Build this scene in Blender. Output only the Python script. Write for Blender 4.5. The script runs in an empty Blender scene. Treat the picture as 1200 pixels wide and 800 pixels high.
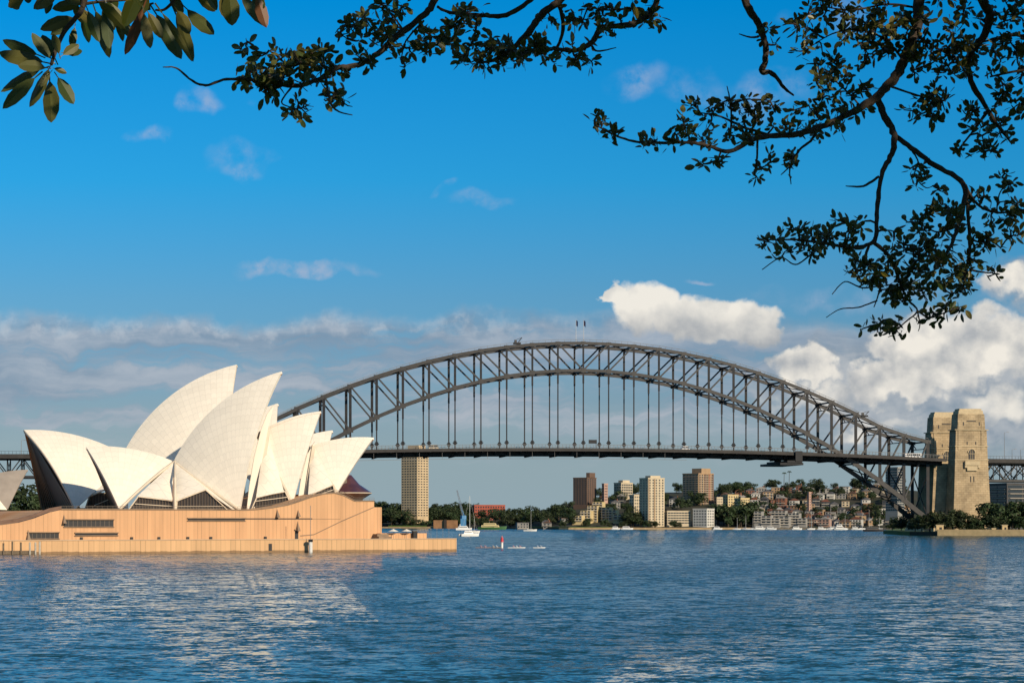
import bpy, math, random
from mathutils import Vector, Matrix, noise as mnoise
R = math.radians
F = 2360.0                      # focal length measured in photo pixels (1200 wide)
HZ = 610.0                      # the horizon's row in the photo
CZ = 10.0                       # camera height over the water
sc = bpy.context.scene
col = sc.collection

# ------------------------------------------------------------------ camera
cd = bpy.data.cameras.new('camera'); cam = bpy.data.objects.new('camera', cd); col.objects.link(cam)
cam.location = (0, 0, CZ); cam.rotation_euler = (R(90), 0, 0)
cd.sensor_width = 36; cd.lens = 36 * F / 1200; cd.shift_y = (HZ - 400) / 1200
cd.clip_start = 0.5; cd.clip_end = 90000
sc.camera = cam
sc.view_settings.view_transform = 'Standard'; sc.view_settings.look = 'None'
sc.view_settings.exposure = 0.0; sc.view_settings.gamma = 1; sc.view_settings.use_curve_mapping = False
sc.render.engine = 'CYCLES'
sc.cycles.use_denoising = True
sc.cycles.max_bounces = 5; sc.cycles.diffuse_bounces = 2; sc.cycles.glossy_bounces = 3
sc.cycles.transparent_max_bounces = 6; sc.cycles.caustics_reflective = False; sc.cycles.caustics_refractive = False

# ------------------------------------------------------------------ sun
SUN_EL, SUN_AZ = R(24), R(38)    # azimuth: to the right of straight behind the camera
sdir = Vector((math.sin(SUN_AZ) * math.cos(SUN_EL), -math.cos(SUN_AZ) * math.cos(SUN_EL), math.sin(SUN_EL)))
sl = bpy.data.lights.new('sun', 'SUN'); sun = bpy.data.objects.new('sun', sl); col.objects.link(sun)
sl.energy = 4.6; sl.angle = R(0.6); sl.color = (1.0, 0.83, 0.61)
sun.rotation_euler = sdir.to_track_quat('Z', 'Y').to_euler(); sun.location = (300, -400, 300)

# ------------------------------------------------------------------ sky and clouds (by direction, infinitely far)
w = bpy.data.worlds.new('World'); sc.world = w; w.use_nodes = True
nt = w.node_tree; N = nt.nodes; L = nt.links
for n in list(N): N.remove(n)

def inp(node, i, v):
    if isinstance(v, bpy.types.NodeSocket): L.new(v, node.inputs[i])
    else: node.inputs[i].default_value = v
def m(op, a, b=0.0, c=0.0, clamp=False):
    n = N.new('ShaderNodeMath'); n.operation = op; n.use_clamp = clamp
    inp(n, 0, a); inp(n, 1, b)
    if op in ('MULTIPLY_ADD',): inp(n, 2, c)
    return n.outputs[0]
def sstep(v, lo, hi):
    n = N.new('ShaderNodeMapRange'); n.interpolation_type = 'SMOOTHSTEP'
    inp(n, 0, v); n.inputs[1].default_value = lo; n.inputs[2].default_value = hi
    return n.outputs[0]
def mixc(fac, a, b, mode='MIX'):
    n = N.new('ShaderNodeMix'); n.data_type = 'RGBA'; n.blend_type = mode
    inp(n, 0, fac); inp(n, 6, a); inp(n, 7, b)
    return n.outputs[2]
def vec(x, y, z=0.0):
    n = N.new('ShaderNodeCombineXYZ'); inp(n, 0, x); inp(n, 1, y); inp(n, 2, z); return n.outputs[0]
def tex(v, scale, detail=5, rough=0.55):
    n = N.new('ShaderNodeTexNoise'); inp(n, 0, v); n.inputs['Scale'].default_value = scale
    n.inputs['Detail'].default_value = detail; n.inputs['Roughness'].default_value = rough
    return n.outputs[0]

tc = N.new('ShaderNodeTexCoord'); sp = N.new('ShaderNodeSeparateXYZ'); L.new(tc.outputs['Generated'], sp.inputs[0])
dx, dy, dz = sp.outputs[0], sp.outputs[1], sp.outputs[2]
yy = m('MAXIMUM', m('ABSOLUTE', dy), 0.06)
CX = m('MULTIPLY', m('DIVIDE', dx, yy), F / 100)         # tangent of the bearing, in hundredths of F
CY = m('MULTIPLY', m('DIVIDE', dz, yy), F / 100)
sky = N.new('ShaderNodeTexSky'); sky.sky_type = 'NISHITA'; sky.sun_disc = False
sky.sun_elevation = SUN_EL; sky.sun_rotation = math.pi - SUN_AZ
sky.air_density = 1.0; sky.dust_density = 0.3; sky.ozone_density = 2.5; sky.altitude = 0
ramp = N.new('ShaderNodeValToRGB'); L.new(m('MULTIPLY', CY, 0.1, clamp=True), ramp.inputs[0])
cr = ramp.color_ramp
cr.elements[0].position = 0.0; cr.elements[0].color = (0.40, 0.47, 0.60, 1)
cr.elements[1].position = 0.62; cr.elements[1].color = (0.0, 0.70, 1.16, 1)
e = cr.elements.new(0.73); e.color = (0.62, 0.82, 0.92, 1)  # unseen upper sky greyed to take the blue out of shaded stone
e = cr.elements.new(0.13); e.color = (0.36, 0.47, 0.63, 1)
e = cr.elements.new(0.26); e.color = (0.26, 0.56, 0.78, 1)
e = cr.elements.new(0.40); e.color = (0.08, 0.68, 1.02, 1)
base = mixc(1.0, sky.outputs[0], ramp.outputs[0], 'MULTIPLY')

def texc(v, scale, detail=4):
    n = N.new('ShaderNodeTexNoise'); inp(n, 0, v); n.inputs['Scale'].default_value = scale; n.inputs['Detail'].default_value = detail
    s_ = N.new('ShaderNodeSeparateColor'); L.new(n.outputs['Color'], s_.inputs[0]); return s_.outputs[0], s_.outputs[1]
w1x, w1y = texc(vec(CX, CY, 4.4), 1.1, 2)
w2x, w2y = texc(vec(CX, CY, 8.8), 3.6, 7)
WX = m('ADD', CX, m('ADD', m('MULTIPLY', m('SUBTRACT', w1x, .5), 1.10), m('MULTIPLY', m('SUBTRACT', w2x, .5), .78)))
WY = m('ADD', CY, m('ADD', m('MULTIPLY', m('SUBTRACT', w1y, .5), .60), m('MULTIPLY', m('SUBTRACT', w2y, .5), .60)))
# softer warp for wisps, stretched along the wind
VX = m('ADD', CX, m('MULTIPLY', m('SUBTRACT', w1x, .5), 1.9)); VY = m('ADD', CY, m('ADD', m('MULTIPLY', m('SUBTRACT', w1y, .5), .75), m('MULTIPLY', m('SUBTRACT', w2y, .5), .22)))
P = vec(CX, CY)
warp = tex(P, 0.9, 5, 0.6)
warp2 = tex(vec(CX, CY, 7.3), 2.2, 6, 0.55)
fine = tex(vec(CX, CY, 3.1), 5.0, 5, 0.6)
big = tex(vec(CX, CY, 5.5), 1.25, 3, .5); bigs = tex(vec(m('SUBTRACT', CX, 0.10), m('ADD', CY, 0.22), 5.5), 1.25, 3, .5)
streak = tex(vec(m('MULTIPLY', CX, 0.28), m('MULTIPLY', CY, 2.0), 1.7), 1.0, 6, 0.6)
SY = m('ADD', CY, m('ADD', m('MULTIPLY', m('SUBTRACT', w1y, .5), .50), m('MULTIPLY', m('SUBTRACT', w2y, .5), .22)))
streak2 = tex(vec(m('MULTIPLY', WX, 0.38), m('MULTIPLY', SY, 2.8), 9.7), 1.0, 6, 0.6)
def blob(px, py, rx, ry, soft=0.5, flat=None, X=None, Y=None):
    """density of a cloud lobe seen at bearing px, elevation py"""
    ax = m('DIVIDE', m('SUBTRACT', X or WX, (px - 600) / 100), rx / 100)
    ay = m('DIVIDE', m('SUBTRACT', Y or WY, (HZ - py) / 100), ry / 100)
    if flat: ay = m('MULTIPLY', ay, m('MULTIPLY_ADD', m('LESS_THAN', ay, 0.0), flat - 1, 1.0))
    d = m('ADD', m('MULTIPLY', ax, ax), m('MULTIPLY', ay, ay))
    return sstep(m('SUBTRACT', 1.0, d), 0.0, soft)
def mx(*a):
    r = a[0]
    for b in a[1:]: r = m('MAXIMUM', r, b)
    return r
BG = 0.10
def lit(c): return (c[0] / BG, c[1] / BG, c[2] / BG, 1)
# the haze of the horizon
hz = sstep(CY, 1.9, 0.1)
base = mixc(m('MULTIPLY', hz, 0.82), base, lit((0.285, 0.395, 0.46)))
# grey-mauve stratocumulus bank low over the harbour
tilt = m('ADD', SY, m('MULTIPLY', m('SUBTRACT', warp, 0.5), 0.45))
bank_top = sstep(tilt, 2.46, 2.16)
bank_bot = sstep(WY, 0.45, 1.25)
holes = sstep(m('ADD', streak2, m('MULTIPLY', m('SUBTRACT', CY, 1.62), 0.20)), 0.36, 0.56)
bank = m('MULTIPLY', m('MULTIPLY', bank_top, bank_bot), m('MULTIPLY_ADD', holes, 0.78, 0.14))
shade = sstep(m('ADD', m('MULTIPLY', streak2, .55), m('MULTIPLY', streak, .45)), 0.38, 0.64)
bcol = mixc(shade, lit((0.215, 0.29, 0.39)), lit((0.45, 0.48, 0.54)))
rim = m('MULTIPLY', sstep(tilt, 2.02, 2.34), sstep(fine, 0.42, 0.66))
rim = m('MULTIPLY', rim, sstep(CX, 4.0, -2.0))
bcol = mixc(m('MULTIPLY', rim, 0.8), bcol, lit((0.62, 0.62, 0.64)))
c1 = mixc(m('MULTIPLY', bank, 0.88), base, bcol)
# thin mauve wisps high up
K = dict(X=VX, Y=VY)
wis = mx(blob(245, 122, 36, 20, 1.2, **K), blob(165, 160, 38, 13, 1.4, **K), blob(288, 198, 62, 28, 1.2, **K), blob(355, 318, 95, 10, 1.0, **K),
         blob(765, 98, 62, 22, 1.6, **K), blob(880, 105, 90, 28, 1.6, **K), blob(575, 228, 45, 9, 1.8, **K), blob(840, 321, 26, 4, 1.2, **K),
         blob(985, 20, 60, 22, 1.6, **K), blob(1010, 350, 190, 16, 1.6, **K), blob(1150, 385, 90, 30, 1.4, **K), blob(520, 215, 14, 10, 1.6, **K))
wis = m('MULTIPLY', wis, m('MULTIPLY', sstep(warp2, .30, .66), sstep(fine, .22, .62)))
c2 = mixc(m('MULTIPLY', wis, 0.80), c1, lit((0.40, 0.47, 0.62)))
# grey cumulus masses behind and beside the bright ones
gre = mx(blob(1075, 455, 210, 80, .9), blob(955, 440, 80, 48, .8), blob(1190, 330, 55, 38, 1.0), blob(1190, 460, 120, 100, .8))
gcol = mixc(sstep(m('ADD', m('MULTIPLY', warp2, 0.6), m('MULTIPLY', streak2, 0.4)), 0.38, 0.62), lit((0.235, 0.30, 0.375)), lit((0.46, 0.49, 0.52)))
c3 = mixc(m('MULTIPLY', gre, 0.90), c2, gcol)
# sunlit cumulus heads: bright where the lobes bulge up
HY = m('MULTIPLY_ADD', m('ADD', CY, WY), .5, 0.0)
briA = mx(blob(762, 366, 62, 34, .45, 1.2, Y=HY), blob(838, 378, 68, 34, .45, 1.3, Y=HY), blob(724, 352, 28, 24, .4), blob(882, 390, 34, 18, .6, Y=HY))
bri = mx(blob(1178, 325, 42, 24, .8),
         blob(1150, 415, 112, 58, .5, 1.4), blob(1085, 415, 64, 44, .45), blob(938, 430, 46, 32, .5), blob(1040, 452, 66, 28, .6),
         blob(970, 468, 72, 20, 1.2), blob(1180, 475, 60, 24, 1.2), blob(1025, 500, 60, 12, 1.4))
low = tex(vec(m('SUBTRACT', CX, 0.06), m('ADD', CY, 0.13), 7.3), 2.2, 6, 0.55)      # the same field a little towards the light
relief = m('ADD', m('MULTIPLY', m('SUBTRACT', warp2, low), 2.1), m('MULTIPLY', m('SUBTRACT', big, bigs), 2.4))
relief = m('ADD', relief, 0.62, clamp=True)
wcol = mixc(relief, lit((0.42, 0.44, 0.46)), lit((0.90, 0.85, 0.76)))
c4 = mixc(m('MULTIPLY', bri, 0.94), c3, wcol)
upA = m('ADD', m('MULTIPLY', m('SUBTRACT', relief, .6), .7), sstep(CY, 2.02, 2.66), clamp=True)
c4 = mixc(m('MULTIPLY', briA, 0.95), c4, mixc(upA, lit((0.40, 0.42, 0.44)), lit((0.90, 0.85, 0.76))))
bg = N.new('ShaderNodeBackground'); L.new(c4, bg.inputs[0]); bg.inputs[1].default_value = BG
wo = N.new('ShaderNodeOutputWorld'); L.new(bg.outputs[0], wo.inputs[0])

# ------------------------------------------------------------------ helpers
def px_at(px, py, Y): return Vector(((px - 600) / F * Y, Y, CZ + (HZ - py) / F * Y))
class Frame:
    """a local frame: u along an axis turned by deg from X, v away from the camera, z up"""
    def __init__(s, x, y, deg):
        s.o = Vector((x, y, 0)); a = R(deg); s.deg = deg
        s.a = Vector((math.cos(a), math.sin(a), 0)); s.n = Vector((-math.sin(a), math.cos(a), 0))
    def w(s, u, v, z): return s.o + s.a * u + s.n * v + Vector((0, 0, z))
    def at(s, px, py, v):
        kx, kz = (px - 600) / F, (HZ - py) / F
        Y = (v + s.n.dot(s.o)) / (s.n.x * kx + s.n.y)
        p = Vector((kx * Y, Y, 0)) - s.o
        return (p.dot(s.a), v, CZ + kz * Y)
    def atw(s, px, py, v): return s.w(*s.at(px, py, v))

def mesh_obj(name, verts, faces, mat, parent=None, smooth=False, uvs=None):
    me = bpy.data.meshes.new(name); me.from_pydata([tuple(v) for v in verts], [], faces); me.update()
    if uvs:
        uvl = me.uv_layers.new(name='UVMap')
        for lp in me.loops: uvl.data[lp.index].uv = uvs[lp.vertex_index]
    if smooth:
        for p in me.polygons: p.use_smooth = True
    o = bpy.data.objects.new(name, me); col.objects.link(o)
    if mat: me.materials.append(mat)
    if parent: o.parent = parent; o.matrix_parent_inverse = Matrix.Translation(-parent.location) if parent.rotation_euler.z == 0 else parent_inv(parent)
    return o
def parent_inv(p):
    return (Matrix.Translation(p.location) @ Matrix.Rotation(p.rotation_euler.z, 4, 'Z')).inverted()
def tag(o, label=None, cat=None, group=None, kind=None):
    if label: o['label'] = label
    if cat: o['category'] = cat
    if group: o['group'] = group
    if kind: o['kind'] = kind
    return o
def empty(name, loc, label=None, cat=None, group=None):
    o = bpy.data.objects.new(name, None); o.empty_display_size = 1; o.location = loc; col.objects.link(o)
    return tag(o, label, cat, group)
class MB:
    """collects geometry for ONE mesh, in world coordinates"""
    def __init__(s): s.v = []; s.f = []
    def add(s, vs, fs):
        b = len(s.v); s.v += [Vector(x) for x in vs]; s.f += [tuple(i + b for i in f) for f in fs]; return s
    def hexa(s, b4, t4):
        return s.add(list(b4) + list(t4), [(3, 2, 1, 0), (4, 5, 6, 7), (0, 1, 5, 4), (1, 2, 6, 5), (2, 3, 7, 6), (3, 0, 4, 7)])
    def box(s, c, sx, sy, sz, rz=0.0):                 # c = centre of the base
        ca, sa = math.cos(rz), math.sin(rz); c = Vector(c)
        q = [c + Vector((x * ca - y * sa, x * sa + y * ca, 0)) for x, y in ((-sx/2, -sy/2), (sx/2, -sy/2), (sx/2, sy/2), (-sx/2, sy/2))]
        return s.hexa(q, [p + Vector((0, 0, sz)) for p in q])
    def fbox(s, fr, u0, u1, v0, v1, z0, z1):
        q = [(u0, v0), (u1, v0), (u1, v1), (u0, v1)]
        return s.hexa([fr.w(u, v, z0) for u, v in q], [fr.w(u, v, z1) for u, v in q])
    def bar(s, p, q, wd, ht=None, up=Vector((0, 0, 1))):
        p = Vector(p); q = Vector(q); ht = ht or wd; d = (q - p).normalized()
        if abs(d.dot(up)) > 0.95: up = Vector((0, 1, 0))
        x = d.cross(up).normalized() * wd / 2; y = x.cross(d).normalized() * ht / 2
        return s.hexa([p - x - y, p + x - y, p + x + y, p - x + y], [q - x - y, q + x - y, q + x + y, q - x + y])
    def tube(s, pts, rad, n=6):
        pts = [Vector(p) for p in pts]; b = len(s.v); prev = None
        for i, p in enumerate(pts):
            d = (pts[min(i+1, len(pts)-1)] - pts[max(i-1, 0)]).normalized()
            if prev is None: prev = Vector((0, 0, 1)) if abs(d.z) < .9 else Vector((1, 0, 0))
            x = d.cross(prev).normalized(); y = x.cross(d).normalized(); prev = y
            r = rad[i] if isinstance(rad, (list, tuple)) else rad
            s.v += [p + x * r * math.cos(6.2832*k/n) + y * r * math.sin(6.2832*k/n) for k in range(n)]
        for i in range(len(pts) - 1):
            for k in range(n):
                a = b + i*n + k; c = b + i*n + (k+1) % n; s.f.append((a, c, c + n, a + n))
        s.f.append(tuple(b + k for k in range(n))[::-1]); s.f.append(tuple(b + (len(pts)-1)*n + k for k in range(n)))
        return s
    def prism(s, pts, off):                            # polygon pts extruded by the vector off
        n = len(pts); pts = [Vector(p) for p in pts]
        return s.add(pts + [p + off for p in pts], [tuple(range(n)), tuple(range(2*n-1, n-1, -1))] + [((i+1) % n, i, i + n, (i+1) % n + n) for i in range(n)])
    def build(s, name, mat, parent=None, smooth=False):
        return mesh_obj(name, s.v, s.f, mat, parent, smooth)

def mat(name, c, rough=0.8, metal=0.0, var=0.0, vscale=1.0, c2=None, spec=None, bump=0.0, bscale=None, objrand=0.0, detail=4):
    mt = bpy.data.materials.new(name); mt.use_nodes = True; t = mt.node_tree; b = t.nodes['Principled BSDF']
    b.inputs['Base Color'].default_value = (*c, 1); b.inputs['Roughness'].default_value = rough; b.inputs['Metallic'].default_value = metal
    if spec is not None: b.inputs['Specular IOR Level'].default_value = spec
    if var > 0 or objrand > 0 or bump > 0:
        g = t.nodes.new('ShaderNodeNewGeometry')
        no = t.nodes.new('ShaderNodeTexNoise'); t.links.new(g.outputs['Position'], no.inputs[0]); no.inputs['Scale'].default_value = vscale; no.inputs['Detail'].default_value = detail
        mr = t.nodes.new('ShaderNodeMapRange'); t.links.new(no.outputs[0], mr.inputs[0]); mr.inputs[1].default_value = .3; mr.inputs[2].default_value = .7
        mi = t.nodes.new('ShaderNodeMix'); mi.data_type = 'RGBA'; t.links.new(mr.outputs[0], mi.inputs[0])
        cc = c2 or tuple(x * (1 - var) for x in c)
        mi.inputs[6].default_value = (*c, 1); mi.inputs[7].default_value = (*cc, 1); out = mi.outputs[2]
        if objrand > 0:
            oi = t.nodes.new('ShaderNodeObjectInfo'); h = t.nodes.new('ShaderNodeHueSaturation'); t.links.new(out, h.inputs['Color'])
            m2 = t.nodes.new('ShaderNodeMapRange'); t.links.new(oi.outputs['Random'], m2.inputs[0]); m2.inputs[3].default_value = 1 - objrand; m2.inputs[4].default_value = 1 + objrand
            t.links.new(m2.outputs[0], h.inputs['Value'])
            m3 = t.nodes.new('ShaderNodeMapRange'); t.links.new(oi.outputs['Random'], m3.inputs[0]); m3.inputs[3].default_value = .48; m3.inputs[4].default_value = .52
            t.links.new(m3.outputs[0], h.inputs['Hue']); out = h.outputs[0]
        t.links.new(out, b.inputs['Base Color'])
        if bump > 0:
            n2 = t.nodes.new('ShaderNodeTexNoise'); t.links.new(g.outputs['Position'], n2.inputs[0]); n2.inputs['Scale'].default_value = bscale or vscale * 3
            bp = t.nodes.new('ShaderNodeBump'); bp.inputs['Distance'].default_value = bump; t.links.new(n2.outputs[0], bp.inputs['Height']); t.links.new(bp.outputs[0], b.inputs['Normal'])
    return mt

# ------------------------------------------------------------------ water
def water_material():
    """wind chop: slopes taken straight from noise at four wavelengths, all tipped towards the camera to steer the reflections"""
    mt = bpy.data.materials.new('harbour_water'); mt.use_nodes = True; t = mt.node_tree; b = t.nodes['Principled BSDF']
    b.inputs['Base Color'].default_value = (0.003, 0.048, 0.062, 1); b.inputs['Roughness'].default_value = 0.02; b.inputs['IOR'].default_value = 1.33
    g = t.nodes.new('ShaderNodeNewGeometry'); acc = None
    def vm(op, a, b_):
        n = t.nodes.new('ShaderNodeVectorMath'); n.operation = op
        for i, x in enumerate((a, b_)):
            if isinstance(x, bpy.types.NodeSocket): t.links.new(x, n.inputs[i])
            else: n.inputs[i].default_value = x
        return n.outputs[0]
    for sx, sy, ax, ay, det, off in ((0.012, 0.022, .04, .10, 2, 0), (0.09, 0.15, .08, .26, 2, 5), (0.42, 0.52, .26, .90, 3, 9), (1.7, 2.1, .34, 1.05, 4, 13)):
        mp = t.nodes.new('ShaderNodeMapping'); mp.inputs['Scale'].default_value = (sx, sy, 1); mp.inputs['Rotation'].default_value = (0, 0, R(6)); mp.inputs['Location'].default_value = (off, off * 2, 0); t.links.new(g.outputs['Position'], mp.inputs[0])
        no = t.nodes.new('ShaderNodeTexNoise'); t.links.new(mp.outputs[0], no.inputs[0]); no.inputs['Scale'].default_value = 1; no.inputs['Detail'].default_value = det; no.inputs['Roughness'].default_value = .6
        s_ = vm('MULTIPLY', vm('SUBTRACT', no.outputs['Color'], (.5, .5, .5)), (ax, ay, 0))
        acc = s_ if acc is None else vm('ADD', acc, s_)
    n_ = vm('NORMALIZE', vm('MINIMUM', vm('ADD', acc, (0.0, -0.098, 1.0)), (9, -0.016, 9)), (0, 0, 0))   # every slope tipped towards the camera, so far towers leave no reflection
    t.links.new(n_, b.inputs['Normal'])
    return mt
WATER = water_material()
tag(mesh_obj('harbour_water', [(-30000, -500, 0), (30000, -500, 0), (30000, 60000, 0), (-30000, 60000, 0)], [(0, 1, 2, 3)], WATER), kind='structure')
# ------------------------------------------------------------------ the steel arch bridge
STEEL = mat('bridge_steel', (0.010, 0.011, 0.013), 0.5, 0.0, var=0.35, vscale=0.3, c2=(0.030, 0.026, 0.025))
STEEL2 = mat('bridge_deck_steel', (0.014, 0.015, 0.018), 0.7, 0, var=.3, vscale=.2)
ASPH = mat('asphalt', (0.05, 0.05, 0.05), 0.9)
BF = Frame(49.4, 1395, 10)
PAN = 17.96
def top_z(i):
    a = abs(i)
    return {13: 70.9, 14: 66.4}.get(a, 133 - 76.6 * (a * PAN / 251.5) ** 2)
def bot_z(i): return 114.2 - 103.5 * (abs(i) * PAN / 251.5) ** 2
def deck_z(s):
    a = abs(s)
    return 59.4 - 5.4 * (min(a, 262) / 251.5) ** 2 - max(0, a - 262) * 0.006
RAILM = mat('railing_paint', (.17, .165, .16), .7)
bridge = empty('arch_bridge', BF.w(0, 15, 0), 'dark grey steel through arch bridge carrying a road deck across the harbour', 'bridge')
def pt(i, v, z): return BF.w(i * PAN, v, z)
for v in (0, 30):
    for zf, nm, h0, h1 in ((top_z, 'top_chord', 2.0, 2.4), (bot_z, 'bottom_chord', 2.0, 3.4)):
        b = MB()
        for i in range(-14, 14):
            k = abs(i + .5) / 14
            b.bar(pt(i - .02, v, zf(i)), pt(i + 1.02, v, zf(i + 1)), 1.3, h0 + (h1 - h0) * k * k)
        b.build(nm, STEEL, bridge)
    for i in range(-14, 15):
        b = MB(); k = abs(i) / 14
        b.bar(pt(i, v, bot_z(i)), pt(i, v, top_z(i)), 1.25 + .9 * k, 0.9 + .5 * k)
        for zz, hh_ in ((bot_z(i), 2.6), (top_z(i), 2.0)): b.fbox(BF, i * PAN - 1.6 - k * .6, i * PAN + 1.6 + k * .6, v - .72, v + .72, zz - hh_ * .6, zz + hh_ * .6)
        b.build('vertical_post', STEEL, bridge)
        if i < 14:
            b = MB()
            if i < 0: p, q = pt(i, v, top_z(i)), pt(i + 1, v, bot_z(i + 1))
            else: p, q = pt(i + 1, v, top_z(i + 1)), pt(i, v, bot_z(i))
            b.bar(p, q, 1.0, 1.0); b.build('diagonal', STEEL, bridge)
        dz_ = deck_z(i * PAN)
        if bot_z(i) > dz_ + 3:
            b = MB(); b.bar(pt(i, v, dz_), pt(i, v, bot_z(i)), 0.85, 0.8)
            b.bar(pt(i, v, bot_z(i) - 9), pt(i, v, bot_z(i)), 1.25, 1.1)
            hg = b.build('hanger', STEEL, bridge)
            c = MB(); c.box(pt(i, v, dz_ + 4.2), 3.2, 1.4, 0.8); c.box(pt(i, v, dz_ + 3.4), 2.0, 1.3, 2.6); c.build('sheave_bracket', STEEL2, hg)
for i in range(-14, 15):
    for zf in (top_z, bot_z):
        b = MB(); b.bar(pt(i, 0, zf(i)), pt(i, 30, zf(i)), 1.0, 1.1)
        if i < 14 and zf is bot_z or (i < 14):
            b.bar(pt(i, 0, zf(i)), pt(i + 1, 30, zf(i + 1)), 0.65); b.bar(pt(i, 30, zf(i)), pt(i + 1, 0, zf(i + 1)), 0.65)
        b.build('lateral_brace', STEEL, bridge)
    b = MB()                                         # sway frame between the two trusses
    zt, zb = top_z(i), bot_z(i)
    if zt - zb < 30:
        b.bar(pt(i, 0, zt - 2), pt(i, 30, zt - 2), .45); b.bar(pt(i, 0, zt - 5), pt(i, 4, zt - 1), .4); b.bar(pt(i, 30, zt - 5), pt(i, 26, zt - 1), .4)
    else:
        b.bar(pt(i, 0, zt - 5), pt(i, 30, zt - 5), .6); b.bar(pt(i, 0, zt), pt(i, 8, zt - 5), .5); b.bar(pt(i, 30, zt), pt(i, 22, zt - 5), .5)
        if zb + 12 < deck_z(i * PAN) - 8:
            b.bar(pt(i, 0, zb + 1), pt(i, 30, deck_z(i * PAN) - 9), .7); b.bar(pt(i, 30, zb + 1), pt(i, 0, deck_z(i * PAN) - 9), .7)
    b.build('sway_frame', STEEL, bridge)
# handrail walkway on the top chord
for v in (-.8, 30.8):
    b = MB()
    for i in range(-14, 14): b.bar(pt(i, v, top_z(i) + 2.4), pt(i + 1, v, top_z(i + 1) + 2.4), .22)
    for j in range(-56, 57):
        i = j / 4; k = math.floor(i); k2 = min(k + 1, 14); z = top_z(k) + (top_z(k2) - top_z(k)) * (i - k)
        b.bar(pt(i, v, z + .8), pt(i, v, z + 2.4), .16)
    b.build('top_handrail', RAILM, bridge)
# deck
def deck_piece(s0, s1, v0, v1, z0f, z1f, n):
    b = MB()
    for k in range(n):
        a, c = s0 + (s1 - s0) * k / n, s0 + (s1 - s0) * (k + 1) / n
        q = [(a, v0), (c, v0), (c, v1), (a, v1)]
        b.hexa([BF.w(s, v, deck_z(s) + z0f) for s, v in q], [BF.w(s, v, deck_z(s) + z1f) for s, v in q])
    return b
dk = deck_piece(-262, 262, -8, 38, -1.1, 0, 60).build('deck', STEEL2, bridge)
deck_piece(-262, 262, -6.5, 36.5, .004, .06, 60).build('roadway', ASPH, dk)
for v in (0, 30, 8, 22): deck_piece(-262, 262, v - .6, v + .6, -4.0, -1.1, 60).build('stringer', STEEL2, bridge)
deck_piece(-262, 262, -8.3, -8, -1.5, .7, 60).build('parapet', mat('parapet_steel', (0.040, 0.036, 0.034), .7, 0, var=.5, vscale=.3), bridge)
deck_piece(-262, 262, 38, 38.3, -1.7, 1.1, 60).build('parapet', STEEL2, bridge)
for j in range(-29, 30):
    s = j * PAN / 2
    if abs(s) > 258: continue
    b = MB(); z = deck_z(s); dp = 3.8 if j % 2 == 0 else 2.4
    b.hexa([BF.w(s + a, v, z - 1.1 - (dp if 0 <= v <= 30 else 1.2)) for a, v in ((-.35, 0), (.35, 0), (.35, 30), (-.35, 30))], [BF.w(s + a, v, z - 1.1) for a, v in ((-.35, 0), (.35, 0), (.35, 30), (-.35, 30))])
    b.bar(BF.w(s, -8, z - 1.4), BF.w(s, 0, z - 3.4), .5, .8); b.bar(BF.w(s, 38, z - 1.4), BF.w(s, 30, z - 3.4), .5, .8)
    b.build('cross_girder', STEEL2, bridge)
for v in (-8.15, 38.15):
    b = MB()
    for k in range(60):
        a, c = -262 + 524 * k / 60, -262 + 524 * (k + 1) / 60
        b.bar(BF.w(a, v, deck_z(a) + 3.0), BF.w(c, v, deck_z(c) + 3.0), .28); b.bar(BF.w(a, v, deck_z(a) + 2.0), BF.w(c, v, deck_z(c) + 2.0), .1)
    s = -261
    while s < 262: b.bar(BF.w(s, v, deck_z(s) + .7), BF.w(s, v, deck_z(s) + 3.05), .2); s += 2.4
    b.build('railing', RAILM, bridge)
b = MB()
for k in range(80):
    s0, s1_ = -240 + 3.9 * k, -240 + 3.9 * (k + 1)
    b.bar(BF.w(s0, -7, deck_z(s0) - 6.6), BF.w(s1_, -7, deck_z(s1_) - 6.6), .22)
    if k % 4 == 0: b.bar(BF.w(s0, -7, deck_z(s0) - 6.6), BF.w(s0, -7, deck_z(s0) - 1.2), .18)
b.build('maintenance_rail', RAILM, bridge)
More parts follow.
